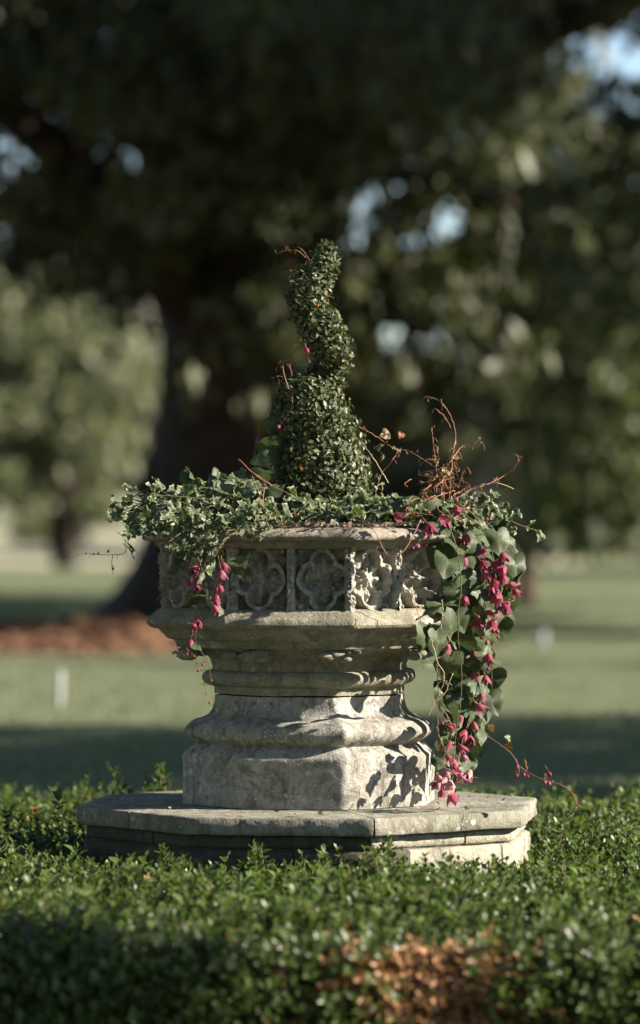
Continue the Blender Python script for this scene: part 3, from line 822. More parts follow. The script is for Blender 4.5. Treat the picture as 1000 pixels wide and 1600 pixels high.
R_FL = [(616, 810), (720, 803), (727, 841), (702, 821), (686, 816), (756, 864), (785, 870), (751, 884), (765, 891), (780, 884), (790, 893), (772, 910), (767, 920), (776, 924), (794, 920), (803, 927), (796, 947), (778, 960), (761, 960), (787, 951),
        (774, 976), (749, 976), (729, 938), (727, 877), (747, 978), (741, 1024), (700, 1012), (740, 1056), (723, 1125), (740, 1134), (704, 1164), (735, 1158), (710, 1192), (723, 1183), (692, 1212), (716, 1212), (692, 1239), (705, 1246), (668, 826), (782, 937), (757, 900), (788, 905), (752, 1090), (746, 1108), (712, 1138), (728, 1148), (718, 1172), (698, 1186), (726, 1218), (704, 1206), (758, 1062), (764, 1030)]
for px, py in R_FL: put_flower(vine, px, py, vd(px, py) - random.uniform(0.03, 0.08), random.uniform(0.6, 0.95))
for px, py in [(664, 834), (654, 854), (666, 852), (647, 858), (774, 989), (779, 996), (765, 1047), (745, 965), (770, 985), (762, 812), (700, 765), (806, 1212), (808, 1198), (820, 1211), (822, 1214), (851, 1222), (856, 1224), (857, 1209), (755, 1000), (762, 1004), (712, 780), (690, 1130)]:
    put_bud(vine, px, py, DV - random.uniform(0.0, 0.05))
for i in range(14):
    put_flower(vine, random.gauss(690, 12), random.gauss(1222, 9), DV - random.uniform(-0.02, 0.06), random.uniform(0.5, 0.8), FADE)
for ctrl, r in [([P(690, 780, 8.2), P(735, 800, 8.15), P(765, 850, 8.3), P(775, 920, 8.3), P(755, 1000, 8.3), P(745, 1080, 8.3), P(725, 1150, 8.28), P(700, 1240, 8.2)], 0.0014),
                ([P(680, 790, 8.2), P(705, 830, 8.1), P(720, 900, 8.1), P(715, 980, 8.1), P(722, 1060, 8.12), P(715, 1130, 8.12), P(705, 1210, 8.13)], 0.0013),
                ([P(700, 785, 8.2), P(760, 815, 8.28), P(795, 870, 8.3), P(800, 915, 8.3), P(785, 960, 8.3), P(772, 1000, 8.3), P(768, 1080, 8.3)], 0.0012)]:
    strand(vine, ctrl, r, M_stem)
for ctrl in [[z7(180, 330, 8.1), z7(210, 440, 8.1), z7(250, 520, 8.1), z7(220, 620, 8.1), z7(180, 690, 8.1), z7(170, 730, 8.1)], [z7(205, 460, 8.1), z7(215, 560, 8.1), z7(210, 680, 8.1), z7(215, 800, 8.1), z7(200, 900, 8.1)],
             [z7(290, 510, 8.1), z7(260, 590, 8.1), z7(215, 650, 8.1)], [z7(225, 680, 8.1), z7(270, 740, 8.1), z7(290, 800, 8.1)], [z7(75, 80, 8.08), z7(100, 160, 8.06), z7(130, 250, 8.06)], [z7(235, 120, 8.08), z7(240, 200, 8.08), z7(230, 280, 8.08)],
             [z7(205, 780, 8.1), z7(230, 860, 8.1), z7(255, 900, 8.1), z7(240, 960, 8.1)], [z7(330, 1010, 8.1), z7(370, 1040, 8.1), z7(435, 1055, 8.1)]]:
    strand(vine, ctrl, 0.0010, M_tendril_pale if random.random() < 0.4 else M_tendril, 4)
strand(vine, [z7(470, 830, 8.14), z7(540, 880, 8.12), z7(600, 930, 8.1), z7(650, 1000, 8.08), z7(760, 1060, 8.06), z7(860, 1090, 8.05), z7(920, 1140, 8.05), z7(940, 1200, 8.05)], 0.0011, M_tendril, 12, 0.0008, 'tendril')
for zx, zy in [(590, 870), (600, 905), (680, 1000), (500, 815)]:
    put_leaf(vine, 620 + zx * .3, 900 + zy * .3, 8.1, 0.6, YNG)
strand(vine, [z6(270, 590, 8.05), z6(220, 690, 8.03), z6(170, 745, 8.02), z6(120, 735, 8.02), z6(70, 640, 8.03), z6(20, 600, 8.06)], 0.0013, M_tendril, 5, 0.0008, 'tendril')
for k in range(10):     # thin red stalks among the bells
    px, py = random.choice(R_FL[:30]); strand(vine, [P(px + random.gauss(0, 14), py - 45, vd(px, py)), P(px + random.gauss(0, 8), py - 22, vd(px, py) - .03), P(px, py - 8, vd(px, py) - .05)], 0.0007, M_tendril, 1)

wiry = thing('wiry_vine', 'tangle of bare red tendrils standing up from the right end of the planter', 'vine', P(690, 800, 8.2))
DW = 8.18
for ctrl, r, cu in [([(395, 500), (400, 400), (412, 300), (422, 210), (395, 130), (355, 75), (295, 52)], 0.0012, 12), ([(360, 480), (370, 390), (400, 335), (450, 270), (500, 245), (540, 258), (548, 288)], 0.0013, 8),
                    ([(340, 480), (338, 380), (326, 260), (318, 185)], 0.0010, 7), ([(420, 500), (470, 470), (520, 440), (600, 430), (675, 455)], 0.0010, 6), ([(500, 455), (560, 435), (640, 395), (690, 340), (692, 310)], 0.0009, 6),
                    ([(400, 480), (350, 380), (300, 340), (215, 290), (160, 285), (95, 240), (40, 205), (0, 185)], 0.0011, 9), ([(130, 430), (90, 360), (50, 300), (15, 250)], 0.0010, 0), ([(80, 450), (100, 390), (150, 330), (175, 280)], 0.0009, 4),
                    ([(430, 450), (445, 410), (448, 380)], 0.0009, 2), ([(300, 460), (310, 410), (330, 370)], 0.0009, 2), ([(345, 330), (345, 300), (344, 268)], 0.0009, 2), ([(400, 190), (375, 140), (335, 108)], 0.0008, 4)]:
    strand(wiry, [z6(x, y, DW + random.uniform(-.03, .03)) for x, y in ctrl], r, M_tendril_pale if ctrl[0] in ((130, 430), (420, 500)) else M_tendril, cu, 0.001, 'tendril')
for k in range(34):
    x, y = random.gauss(375, 50), random.gauss(430, 55)
    strand(wiry, [z6(x, y, DW), z6(x + random.gauss(0, 22), y - random.uniform(5, 50), DW), z6(x + random.gauss(0, 45), y - random.uniform(-20, 70), DW + random.gauss(0, .02))], 0.0008, M_tendril, 3, 0.001, 'tendril')
for x, y in [(180, 235), (110, 255), (190, 292), (100, 340), (350, 340), (330, 385), (380, 360), (360, 430), (310, 430), (440, 315), (400, 450), (345, 350), (145, 235)]:
    put_leaf(wiry, 560 + x / 2.7778, 600 + y / 2.7778, DW, random.uniform(0.5, 0.9), YNG, Vector((0.6, 0, -0.3)), Vector((0.3, -0.5, 0.8)))
for k in range(26):
    x, y = random.gauss(330, 110), random.gauss(480, 50)
    strand(wiry, [z6(x, y, 8.08), z6(x + random.gauss(0, 30), y + 20, 8.05), z6(x + random.gauss(0, 50), y + random.uniform(10, 70), 8.05)], 0.0008, M_tendril, 2, 0.001, 'tendril')

left_vine = thing('flowering_vine', 'short vine with pink bells hanging over the left front of the planter rim', 'flowering vine', P(330, 840, 8.05))
DL = 8.03
for px, py, s_ in [(310, 892, 1), (287, 911, 1), (306, 911, 1.1), (325, 884, 0.8), (348, 886, 1.0), (346, 898, 1.0), (344, 924, 1.0), (339, 936, 0.95), (334, 953, 0.95), (309, 973, 0.8), (299, 980, 0.7), (299, 1003, 0.75), (318, 914, 0.8)]:
    put_flower(left_vine, px, py, DL - random.uniform(0, 0.03), s_ * 0.78)
for px, py, s_ in [(372, 885, 0.7), (300, 905, 0.6), (320, 930, 0.6), (303, 938, 0.5), (345, 955, 0.35), (310, 855, 0.7), (330, 850, 0.8), (285, 855, 0.6), (203, 856, 0.75), (345, 755, 0.9), (385, 762, 0.9), (300, 740, 0.6), (420, 765, 0.9), (290, 745, 0.5), (340, 738, 0.5), (410, 735, 0.8),
                   (405, 715, 0.7), (305, 1010, 0.5), (420, 690, 0.6), (285, 800, 0.5)]:
    put_leaf(left_vine, px, py, DL + (0.12 if py < 790 else random.uniform(0, 0.03)), s_ * 0.85, HRT, Vector((-0.5, -0.2, -0.4)) if py < 790 else None, Vector((0.3, -0.3, 0.9)) if py < 790 else None)
for px, py in [(275, 1018), (270, 1022), (292, 1023), (302, 1027), (315, 1040), (312, 1050), (318, 1071), (322, 1085), (326, 1100), (330, 1065), (292, 1018), (148, 867), (135, 866), (153, 866), (170, 863), (176, 890)]:
    put_bud(left_vine, px, py, DL, 0.6)
for ctrl, r, m_ in [([z5(420, 350, 8.05), z5(480, 395, 8.0), z5(560, 430, 8.0), z5(580, 480, 8.0)], 0.001, M_stem), ([z5(480, 400, 8.02), z5(530, 560, 8.02), z5(520, 650, 8.02), z5(490, 740, 8.0), z5(500, 790, 8.02), z5(535, 840, 8.05), z5(545, 900, 8.06), z5(548, 960, 8.08), z5(560, 1000, 8.1)], 0.0009, M_stem),
                    ([z5(445, 370, 8.0), z5(500, 400, 7.98), z5(600, 410, 7.97), z5(660, 400, 7.97), z5(720, 370, 7.97), z5(755, 335, 7.98), z5(740, 260, 8.05), z5(745, 200, 8.1)], 0.0014, M_tendril), ([z5(650, 88, 8.15), z5(690, 130, 8.13), z5(760, 180, 8.12), z5(850, 225, 8.1)], 0.0013, M_tendril),
                    ([z5(255, 360, 8.05), z5(235, 410, 8.03), z5(220, 440, 8.0), z5(150, 445, 8.0), z5(70, 440, 8.0), z5(0, 465, 8.0)], 0.001, M_tendril), ([z5(180, 445, 8.0), z5(178, 480, 8.0), z5(182, 518, 8.0)], 0.0007, M_twig), ([z5(200, 360, 8.05), z5(225, 385, 8.03), z5(240, 410, 8.02)], 0.0009, M_stem),
                    ([z5(490, 740, 8.0), z5(460, 800, 8.0), z5(455, 835, 8.0)], 0.0008, M_twig), ([z5(530, 840, 8.05), z5(500, 850, 8.04), z5(490, 848, 8.04)], 0.0007, M_twig), ([z5(540, 870, 8.05), z5(520, 872, 8.04), z5(500, 880, 8.04)], 0.0007, M_twig), ([z5(550, 930, 8.08), z5(520, 930, 8.06), z5(505, 925, 8.06)], 0.0007, M_twig),
                    ([z5(700, 150, 8.12), z5(730, 230, 8.1), z5(735, 290, 8.05)], 0.0008, M_tendril), ([z5(820, 330, 8.02), z5(850, 290, 8.05), z5(870, 300, 8.05)], 0.0008, M_tendril), ([z5(575, 460, 8.0), z5(570, 400, 8.02), z5(560, 330, 8.1)], 0.0008, M_stem)]:
    strand(left_vine, ctrl, r, m_, 5 if m_ is M_tendril else 1, 0.0008, 'tendril' if m_ is M_tendril else 'stem')
climber = thing('climbing_tendril', 'thin red tendrils with pink buds climbing the left side of the box spiral', 'vine', P(440, 760, 8.33))
DC = 8.32
for ctrl, r in [([(280, 190), (230, 150), (160, 148), (105, 168)], 0.0009), ([(300, 205), (275, 165), (250, 135)], 0.0007), ([(160, 145), (170, 130), (155, 122)], 0.0006), ([(185, 920), (160, 850), (150, 790), (165, 755), (190, 745)], 0.001), ([(200, 840), (190, 800), (170, 775), (180, 750)], 0.0009), ([(150, 850), (120, 845), (80, 860)], 0.0006), ([(140, 800), (130, 775), (120, 770)], 0.0006),
                ([(200, 960), (200, 1010), (175, 1060), (120, 1140)], 0.0008), ([(250, 640), (220, 680), (200, 700)], 0.0006), ([(430, 410), (400, 400), (380, 395)], 0.0008), ([(0, 1390), (60, 1430), (140, 1480), (210, 1510)], 0.001), ([(100, 1560), (60, 1460), (10, 1400)], 0.0008)]:
    strand(climber, [z4(x, y, DC) for x, y in ctrl], r, M_tendril, 2, 0.0006, 'tendril')
for x, y, s_ in [(277, 700, 1.3), (175, 1065, 0.8), (125, 1135, 1.0), (215, 760, 0.5), (295, 770, 0.6)]: put_bud(climber, 400 + x / 3.555, 350 + y / 3.555, DC, s_)
for x, y, s_ in [(20, 1190, 0.7), (85, 1215, 0.6)]: put_flower(climber, 400 + x / 3.555, 350 + y / 3.555, 8.4, s_)
for x, y, s_ in [(440, 740, 0.45), (465, 915, 0.25), (255, 1370, 0.35), (345, 460, 0.25)]:
    put_leaf(climber, 400 + x / 3.555, 350 + y / 3.555, 8.3 if y < 1000 else 8.28, s_, [fan_leaf('leaf', OVAL, M_orange, 0.03, 0.3, 0.3, 0.3, 2)], Vector((0.3, -0.3, -0.5)))
for x, y, s_ in [(100, 1105, 0.55), (130, 1210, 0.5), (60, 1250, 0.7), (20, 1300, 0.6), (110, 1290, 0.6)]:
    put_leaf(climber, 400 + x / 3.555, 350 + y / 3.555, 8.36, s_)

# ------------------------------------------------------------------ box hedge round the step
random.seed(21)
HX0, HX1, HY0, HY1 = -1.9, 1.9, -1.80, 1.25
hedge = thing('box_hedge', 'low clipped green box hedge wrapped round the foot of the planter', 'hedge', (0, 0, 0))
def sprig_mesh(seed, mat, length=0.075, pairs=9, lw=0.0112, ll=0.0185, young=None):
    R = random.Random(seed); g = Geo()
    bend = Vector((R.gauss(0, .14), R.gauss(0, .14), 0))
    path = [Vector((0, 0, 0)) + bend * (t * t) * length + Vector((0, 0, t * length)) for t in [i / 6 for i in range(7)]]
    g.tube(path, [0.0012 - 0.0001 * i for i in range(7)], 3, 1)
    for k in range(pairs):
        t = 0.10 + 0.90 * k / (pairs - 1); p = path[0].lerp(path[-1], t) + bend * (t * t - t) * length
        a = k * math.pi / 2 + R.gauss(0, 0.3)
        up = 0.3 + 1.15 * t * t + R.gauss(0, 0.18)
        for sgn in (0, math.pi):
            if R.random() < 0.06: continue
            d_ = Vector((math.cos(a + sgn), math.sin(a + sgn), up)).normalized()
            n_ = (Vector((0, 0, 1)) - d_ * d_.z + rvec(0.15))
            if n_.length < 0.05: n_ = d_.orthogonal()
            Mb = basis(n_, d_); s_ = R.uniform(0.7, 1.12) * (0.6 if k == pairs - 1 else 1)
            V, Fc = small_leaf_data(ll * s_, lw * s_, R.uniform(0.2, 0.55), R.uniform(-0.2, 0.35))
            g.add([Mb @ Vector(v) + p for v in V], Fc, 2 if k >= pairs - R.choice((1, 2, 3)) else 0)
    return g.mesh('shoot', [mat, M_stem, young or mat])
SPR = [sprig_mesh(100 + i, M_box, (0.075, 0.085, 0.065, 0.075, 0.09)[i], (9, 10, 8, 8, 10)[i], young=M_boxyoung) for i in range(5)]
DEADS = [sprig_mesh(200 + i, M_dead, 0.065, 7, 0.0095, 0.017) for i in range(3)]

def htop(x, y):
    """height of the clipped surface"""
    base = 0.172 + 0.018 * nz((x, y, 0), 3.2, 2.0) + 0.008 * nz((x, y, 0), 11, 5.0)
    e = min(y - HY0, 0.35)
    base -= 0.05 * max(0, 1 - e / 0.22) ** 2
    base -= (0.015 + 0.042 * min(1, max(0, (-0.25 - y) / 0.2))) * max(0.0, 1 - max(0.0, math.hypot(x, y) - 0.47) / 0.4)
    return base
# individual shoots that stand out in front of the slab, right beside it and behind it
def edge_shoot(px, py_tip, d, s_, tilt=0.15):
    tip = P(px, py_tip, d)
    s_ *= 0.9
    o = link('shoot', random.choice(SPR), hedge, (tip.x, tip.y, tip.z - 0.078 * s_), (random.gauss(0, tilt), random.gauss(0, tilt), random.uniform(0, 6)), s_)
first_shoots = []
for i in range(5):
    first_shoots.append(link('shoot', SPR[i], hedge, (P((250, 400, 520, 640, 880)[i], 1380, 7.75).x, -0.62, 0.15), (0, 0, i), 1.1))
first_dead = [link('dead_shoot', DEADS[i], hedge, (P((660, 720, 780)[i], 1550, 6.6).x, HY0 + 0.01, 0.10), (0.6, 0, i), 1.0) for i in range(3)]
for px, py in [(200, 1342), (215, 1352), (265, 1322), (277, 1335), (285, 1345), (335, 1352), (350, 1360), (390, 1328), (402, 1335), (412, 1340), (430, 1355), (492, 1325), (500, 1335), (508, 1345), (555, 1333), (565, 1342), (592, 1318), (602, 1310), (615, 1318), (608, 1330), (625, 1345),
               (650, 1352), (672, 1348), (700, 1345), (725, 1350), (740, 1345), (775, 1335), (770, 1348), (790, 1350), (800, 1340), (165, 1350), (145, 1340), (120, 1345), (455, 1362), (530, 1360), (580, 1358), (370, 1350), (310, 1358), (240, 1350)]:
    for k in range(3):
        edge_shoot(px + random.gauss(0, 3 + 6 * k), py + 9 * k, 7.80 + random.uniform(-0.06, 0.05), random.uniform(1.15, 1.5), 0.1)
for px, py in [(255, 1190), (262, 1198), (250, 1205), (228, 1212), (205, 1208), (200, 1220), (240, 1225), (215, 1228), (182, 1222), (160, 1225), (140, 1225), (170, 1232), (128, 1235), (95, 1240), (235, 1205), (258, 1215)]:
    edge_shoot(px, py, 9.02 + random.uniform(-0.05, 0.15), random.uniform(1.1, 1.7), 0.08)
for px, py in [(929, 1262), (957, 1268), (895, 1275), (905, 1285), (980, 1275), (870, 1290), (940, 1285), (965, 1292), (990, 1290), (60, 1268), (92, 1235), (30, 1275), (75, 1290), (15, 1262), (105, 1300)]:
    edge_shoot(px, py, 8.45 + random.uniform(-0.2, 0.3), random.uniform(1.0, 1.4), 0.1)
ns = 0
while ns < 170:
    x, y = random.uniform(-0.62, 0.66), random.uniform(-1.15, -0.5)
    if math.hypot(x, y) < 0.49: continue
    link('shoot', random.choice(SPR), hedge, (x, y, htop(x, y) - 0.05 + random.uniform(0, 0.02)), (random.gauss(0, .3), random.gauss(0, .3), random.uniform(0, 6)), random.uniform(0.8, 1.3)); ns += 1

def gn_points(name, parent, locs, eul, scl, sources, label=None):
    """one stuff object: copies of the source shoots scattered on points by geometry nodes"""
    me = bpy.data.meshes.new(name); n = len(locs)
    me.vertices.add(n); me.vertices.foreach_set('co', np.asarray(locs, dtype=np.float32).ravel())
    a = me.attributes.new('turn', 'FLOAT_VECTOR', 'POINT'); a.data.foreach_set('vector', np.asarray(eul, dtype=np.float32).ravel())
    a = me.attributes.new('size', 'FLOAT', 'POINT'); a.data.foreach_set('value', np.asarray(scl, dtype=np.float32))
    a = me.attributes.new('pick', 'INT', 'POINT'); a.data.foreach_set('value', rng.integers(0, len(sources), n).astype(np.int32))
    o = link(name, me, parent)
    t = bpy.data.node_groups.new(name + '_scatter', 'GeometryNodeTree')
    t.interface.new_socket('Geometry', in_out='INPUT', socket_type='NodeSocketGeometry'); t.interface.new_socket('Geometry', in_out='OUTPUT', socket_type='NodeSocketGeometry')
    N = t.nodes; L = t.links
    gi, go = N.new('NodeGroupInput'), N.new('NodeGroupOutput')
    iop = N.new('GeometryNodeInstanceOnPoints'); iop.inputs['Pick Instance'].default_value = True
    gti = N.new('GeometryNodeGeometryToInstance')
    for s_ in sources:
        oi = N.new('GeometryNodeObjectInfo'); oi.inputs['Object'].default_value = s_; oi.transform_space = 'ORIGINAL'
        g2 = N.new('GeometryNodeGeometryToInstance'); L.new(oi.outputs['Geometry'], g2.inputs[0])
        if 'jn' not in locals(): jn = N.new('GeometryNodeJoinGeometry')
        L.new(g2.outputs[0], jn.inputs[0])
    def attr(nm, ty):
        x = N.new('GeometryNodeInputNamedAttribute'); x.data_type = ty; x.inputs['Name'].default_value = nm
        return x.outputs['Attribute']
    er = N.new('FunctionNodeEulerToRotation'); L.new(attr('turn', 'FLOAT_VECTOR'), er.inputs[0])
    m2p = N.new('GeometryNodeMeshToPoints'); L.new(gi.outputs[0], m2p.inputs[0])
    L.new(m2p.outputs[0], iop.inputs['Points']); L.new(jn.outputs[0], iop.inputs['Instance'])
    L.new(attr('pick', 'INT'), iop.inputs['Instance Index']); L.new(er.outputs[0], iop.inputs['Rotation']); L.new(attr('size', 'FLOAT'), iop.inputs['Scale'])
    L.new(iop.outputs[0], go.inputs[0])
    N.remove(gti)
    md = o.modifiers.new('scatter', 'NODES'); md.node_group = t
    o['kind'] = 'stuff'
    if label: o['label'] = label
    return o

dead_spots = [(0.215, 0.085, 0.155, 0.08), (-0.065, 0.155, 0.04, 0.03), (-0.03, 0.055, 0.035, 0.04), (0.06, 0.12, 0.02, 0.05)]   # x, z on the front face and half sizes
locs, eul, scl, dl, de, ds = [], [], [], [], [], []
n_top = 17500
for i in range(n_top):
    if random.random() < 0.75: x, y = random.uniform(-0.85, 0.9), random.uniform(HY0, HY1)
    else: x, y = random.uniform(HX0, HX1), random.uniform(HY0, HY1)
    r_ = math.hypot(x, y)
    if r_ < 0.475: continue
    z = htop(x, y) - 0.072 + random.uniform(-0.02, 0.02) + 0.016 * nz((x, y, 0), 28, 3.0)
    dead = any(((x - cx_) / w_) ** 2 + ((y - HY0) / 0.11) ** 2 < 0.9 + 0.7 * nz((x, y, 0), 22) + random.gauss(0, 0.3) and z > cz_ - h_ for cx_, cz_, w_, h_ in dead_spots)
    if not dead and random.random() < 0.012: dead = True
    L3 = (dl, de, ds) if dead else (locs, eul, scl)
    if nz((x, y, 1), 5, 11.0) < -0.12 and random.random() < 0.35: continue
    L3[0].append((x, y, z)); L3[1].append((0, abs(random.gauss(0, 0.2)), random.uniform(-3.14, 3.14))); L3[2].append(random.uniform(0.85, 1.45))
for i in range(9000):     # front face
    x = random.uniform(-0.8, 0.85) if random.random() < 0.8 else random.uniform(HX0, HX1)
    z = random.uniform(0.0, 0.14)
    y = HY0 + 0.02 + 0.03 * nz((x, z, 0), 6, 8.0) + 0.05 * max(0, (z - 0.09) / 0.05) ** 2 * 0.5
    dead = any(((x - cx_) / w_) ** 2 + ((z - cz_) / h_) ** 2 < 0.9 + 0.8 * nz((x, z, 0), 22) + random.gauss(0, 0.3) for cx_, cz_, w_, h_ in dead_spots)
    L3 = (dl, de, ds) if dead else (locs, eul, scl)
    L3[0].append((x, y, z)); L3[1].append((0, max(0.2, random.gauss(1.0, 0.35)), random.gauss(-math.pi / 2, 0.6))); L3[2].append(random.uniform(0.7, 1.15))
gn_points('foliage', hedge, locs, eul, scl, first_shoots)
gn_points('dead_foliage', hedge, dl, de, ds, first_dead, 'patch of dead orange brown leaves in the front of the hedge')
# bare twigs in the dead patch
g = Geo()
for i in range(110):
    x = random.gauss(0.215, 0.075); z = random.gauss(0.085, 0.035); y = HY0 + random.uniform(-0.005, 0.05)
    p = Vector((x, y, z)); u = Vector((random.gauss(0, .35), random.gauss(-.35, .3), random.uniform(0.4, 1.0))).normalized(); L = random.uniform(0.03, 0.075)
    g.tube([p - u * 0.02, p + u * L * 0.5 + rvec(0.004), p + u * L], [0.0013, 0.001, 0.0006], 4)
o = link('bare_twigs', g.mesh('bare_twigs', [M_tendril_pale]), hedge); o['kind'] = 'stuff'
# stray new shoots on the clipped spiral
TS = [sprig_mesh(300 + i, M_boxtop, 0.03, 5, 0.0055, 0.0105) for i in range(3)]
for i in range(48):
    c, r = random.choice(blobs); u = rvec().normalized(); u.y = -abs(u.y) * 0.6; u.normalize(); p = c + u * r * 0.86
    if any((p - c2).length < r2 * 0.9 for c2, r2 in blobs): continue
    d_ = (u + Vector((0, 0, 0.7)) + rvec(0.25)).normalized()
    link('shoot', random.choice(TS), topiary, p - topiary.location, d_.to_track_quat('Z', 'Y').to_euler(), random.uniform(0.5, 0.8))
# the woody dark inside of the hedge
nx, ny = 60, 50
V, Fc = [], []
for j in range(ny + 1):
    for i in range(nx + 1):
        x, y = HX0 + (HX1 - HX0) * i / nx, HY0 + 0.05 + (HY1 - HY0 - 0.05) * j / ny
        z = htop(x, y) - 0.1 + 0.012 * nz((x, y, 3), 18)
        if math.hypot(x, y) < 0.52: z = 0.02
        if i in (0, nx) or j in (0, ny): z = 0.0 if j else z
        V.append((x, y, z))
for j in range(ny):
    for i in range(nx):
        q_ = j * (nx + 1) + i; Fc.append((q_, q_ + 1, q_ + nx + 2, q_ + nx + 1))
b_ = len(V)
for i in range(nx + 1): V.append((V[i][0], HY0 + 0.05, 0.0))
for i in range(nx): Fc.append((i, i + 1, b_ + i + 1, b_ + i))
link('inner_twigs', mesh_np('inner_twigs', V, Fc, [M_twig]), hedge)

# ------------------------------------------------------------------ grass
def grass_patch(seed):
    r2 = np.random.default_rng(seed); n = 420
    b = np.stack([r2.uniform(-.22, .22, n), r2.uniform(-.22, .22, n), np.zeros(n)], 1)
    a = r2.uniform(0, 6.28, n); h = r2.uniform(0.02, 0.045, n); w = 0.0045
    side_ = np.stack([np.cos(a) * w, np.sin(a) * w, np.zeros(n)], 1)
    lean = np.stack([r2.normal(0, .014, n), r2.normal(0, .014, n), h], 1)
    V = np.stack([b - side_, b + side_, b + lean], 1).reshape(-1, 3)
    return mesh_np('grass_tuft', V, np.arange(3 * n).reshape(n, 3), [M_grass], False)
gp = [link('grass_tuft', grass_patch(i), None, (-0.3 + 0.35 * i, 2.2, 0.0)) for i in range(3)]
for i, o in enumerate(gp):
    o['kind'] = 'stuff'; o['label'] = ('short mown grass tuft just behind the hedge, left of the planter', 'short mown grass tuft straight behind the planter', 'short mown grass tuft just behind the hedge, right of the planter')[i]; o['category'] = 'grass'
gl, ge, gs = [], [], []
while len(gl) < 9500:
    d = math.sqrt(random.uniform(9.8 ** 2, 62 ** 2)); hw = 0.09 * d + 0.8
    x = random.uniform(-hw, hw); y = d - D0
    if ((x + 1.25) / 2.45) ** 2 + ((d - 26.6) / 2.85) ** 2 < 1: continue
    if y > 49.8 and x < 4: continue
    gl.append((x, y, 0.0)); ge.append((0, 0, random.uniform(0, 6.28))); gs.append(random.uniform(0.85, 1.25))
go_ = gn_points('grass', None, gl, ge, gs, gp); go_['label'] = 'short mown grass of the lawn behind the planter'; go_['category'] = 'grass'

# ------------------------------------------------------------------ trees
def limb(g, p0, p1, r0, r1, sag=0.0, seg=8, mi=0, n=8):
    p0, p1 = Vector(p0), Vector(p1); pts = []
    for i in range(n + 1):
        t = i / n; p = p0.lerp(p1, t); p.z += sag * 4 * t * (1 - t)
        p += Vector((nz(p, 1.3, 1), nz(p, 1.3, 4), 0)) * 0.10 * min(1, (p1 - p0).length * 0.3) * (t > 0)
        pts.append(p)
    g.tube(pts, [r0 + (r1 - r0) * (i / n) for i in range(n + 1)], seg, mi)
    return pts

def trunk_mesh(name, loc, h, r, flare, mat, lean=(0, 0), seed=0):
    n_a, n_z = 28, 30; V, Fc = [], []
    for j in range(n_z + 1):
        t = j / n_z; z = h * t ** 1.6
        for i in range(n_a):
            a = 2 * math.pi * i / n_a
            rr = r * (1 - 0.35 * t) + flare * math.exp(-z / (0.33 * max(r, 0.1) / 0.4)) * (0.65 + 0.5 * max(0, math.cos(5 * a + seed)) )
            rr *= 1 + 0.10 * nz((math.cos(a) * 2, math.sin(a) * 2, z * 0.8), 1.3, seed) + 0.04 * nz((math.cos(a) * 9, math.sin(a) * 9, z * 2), 1, seed)
            V.append((lean[0] * t + rr * math.cos(a), lean[1] * t + rr * math.sin(a), z - 0.03))
    for j in range(n_z):
        for i in range(n_a):
            q_, w_ = j * n_a + i, j * n_a + (i + 1) % n_a; Fc.append((q_, w_, w_ + n_a, q_ + n_a))
    return mesh_np(name, V, Fc, [mat])

def crown(clumps, per, spread, w, l, mat, hang='down', gaps=()):
    """leaf sprays gathered in clumps: clumps [(centre, radius)], gaps [(centre, radius)] stay open"""
    cs = []
    for c, r in clumps:
        n = max(12, int(per * (r / spread) ** 2))
        u = rng.normal(0, 1, (n, 3)); u /= np.linalg.norm(u, axis=1, keepdims=True)
        q_ = np.array(c) + u * (r * rng.uniform(0.25, 1.0, (n, 1)) ** 0.6) * np.array([1.0, 1.0, 0.75])
        cs.append(q_)
    P_ = np.concatenate(cs)
    for c, r in gaps:
        P_ = P_[np.linalg.norm((P_ - np.array(c)), axis=1) > r]
    P_ = P_[P_[:, 2] > 0.25]
    nrm = rng.normal(0, 1, (len(P_), 3)) + np.array([0.3, -0.3, 0.4])
    return P_, leaf_cloud('crown', P_, w, l, nrm, [mat], hang)

def make_tree(name, label, base, trunk_r, flare, trunk_h, limbs, clumps, per, spread, leaf, mat, bark, hang='down', gaps=(), group=None, fork=()):
    t = thing(name, label, 'tree', base, group)
    link('trunk', trunk_mesh('trunk', base, trunk_h, trunk_r, flare, bark, seed=base[0]), t)
    B = Vector(base)
    for p0, p1, r0, r1, sag in limbs:
        g = Geo(); limb(g, Vector(p0) - B, Vector(p1) - B, r0, r1, sag); link('limb', g.mesh('limb', [bark]), t)
    loc = [(tuple(Vector(c) - B), r) for c, r in clumps]; gp_ = [(tuple(Vector(c) - B), r) for c, r in gaps]
    _, me = crown(loc, per, spread, leaf[0], leaf[1], mat, hang, gp_)
    o = link('crown', me, t); o['kind'] = 'stuff'
    return t

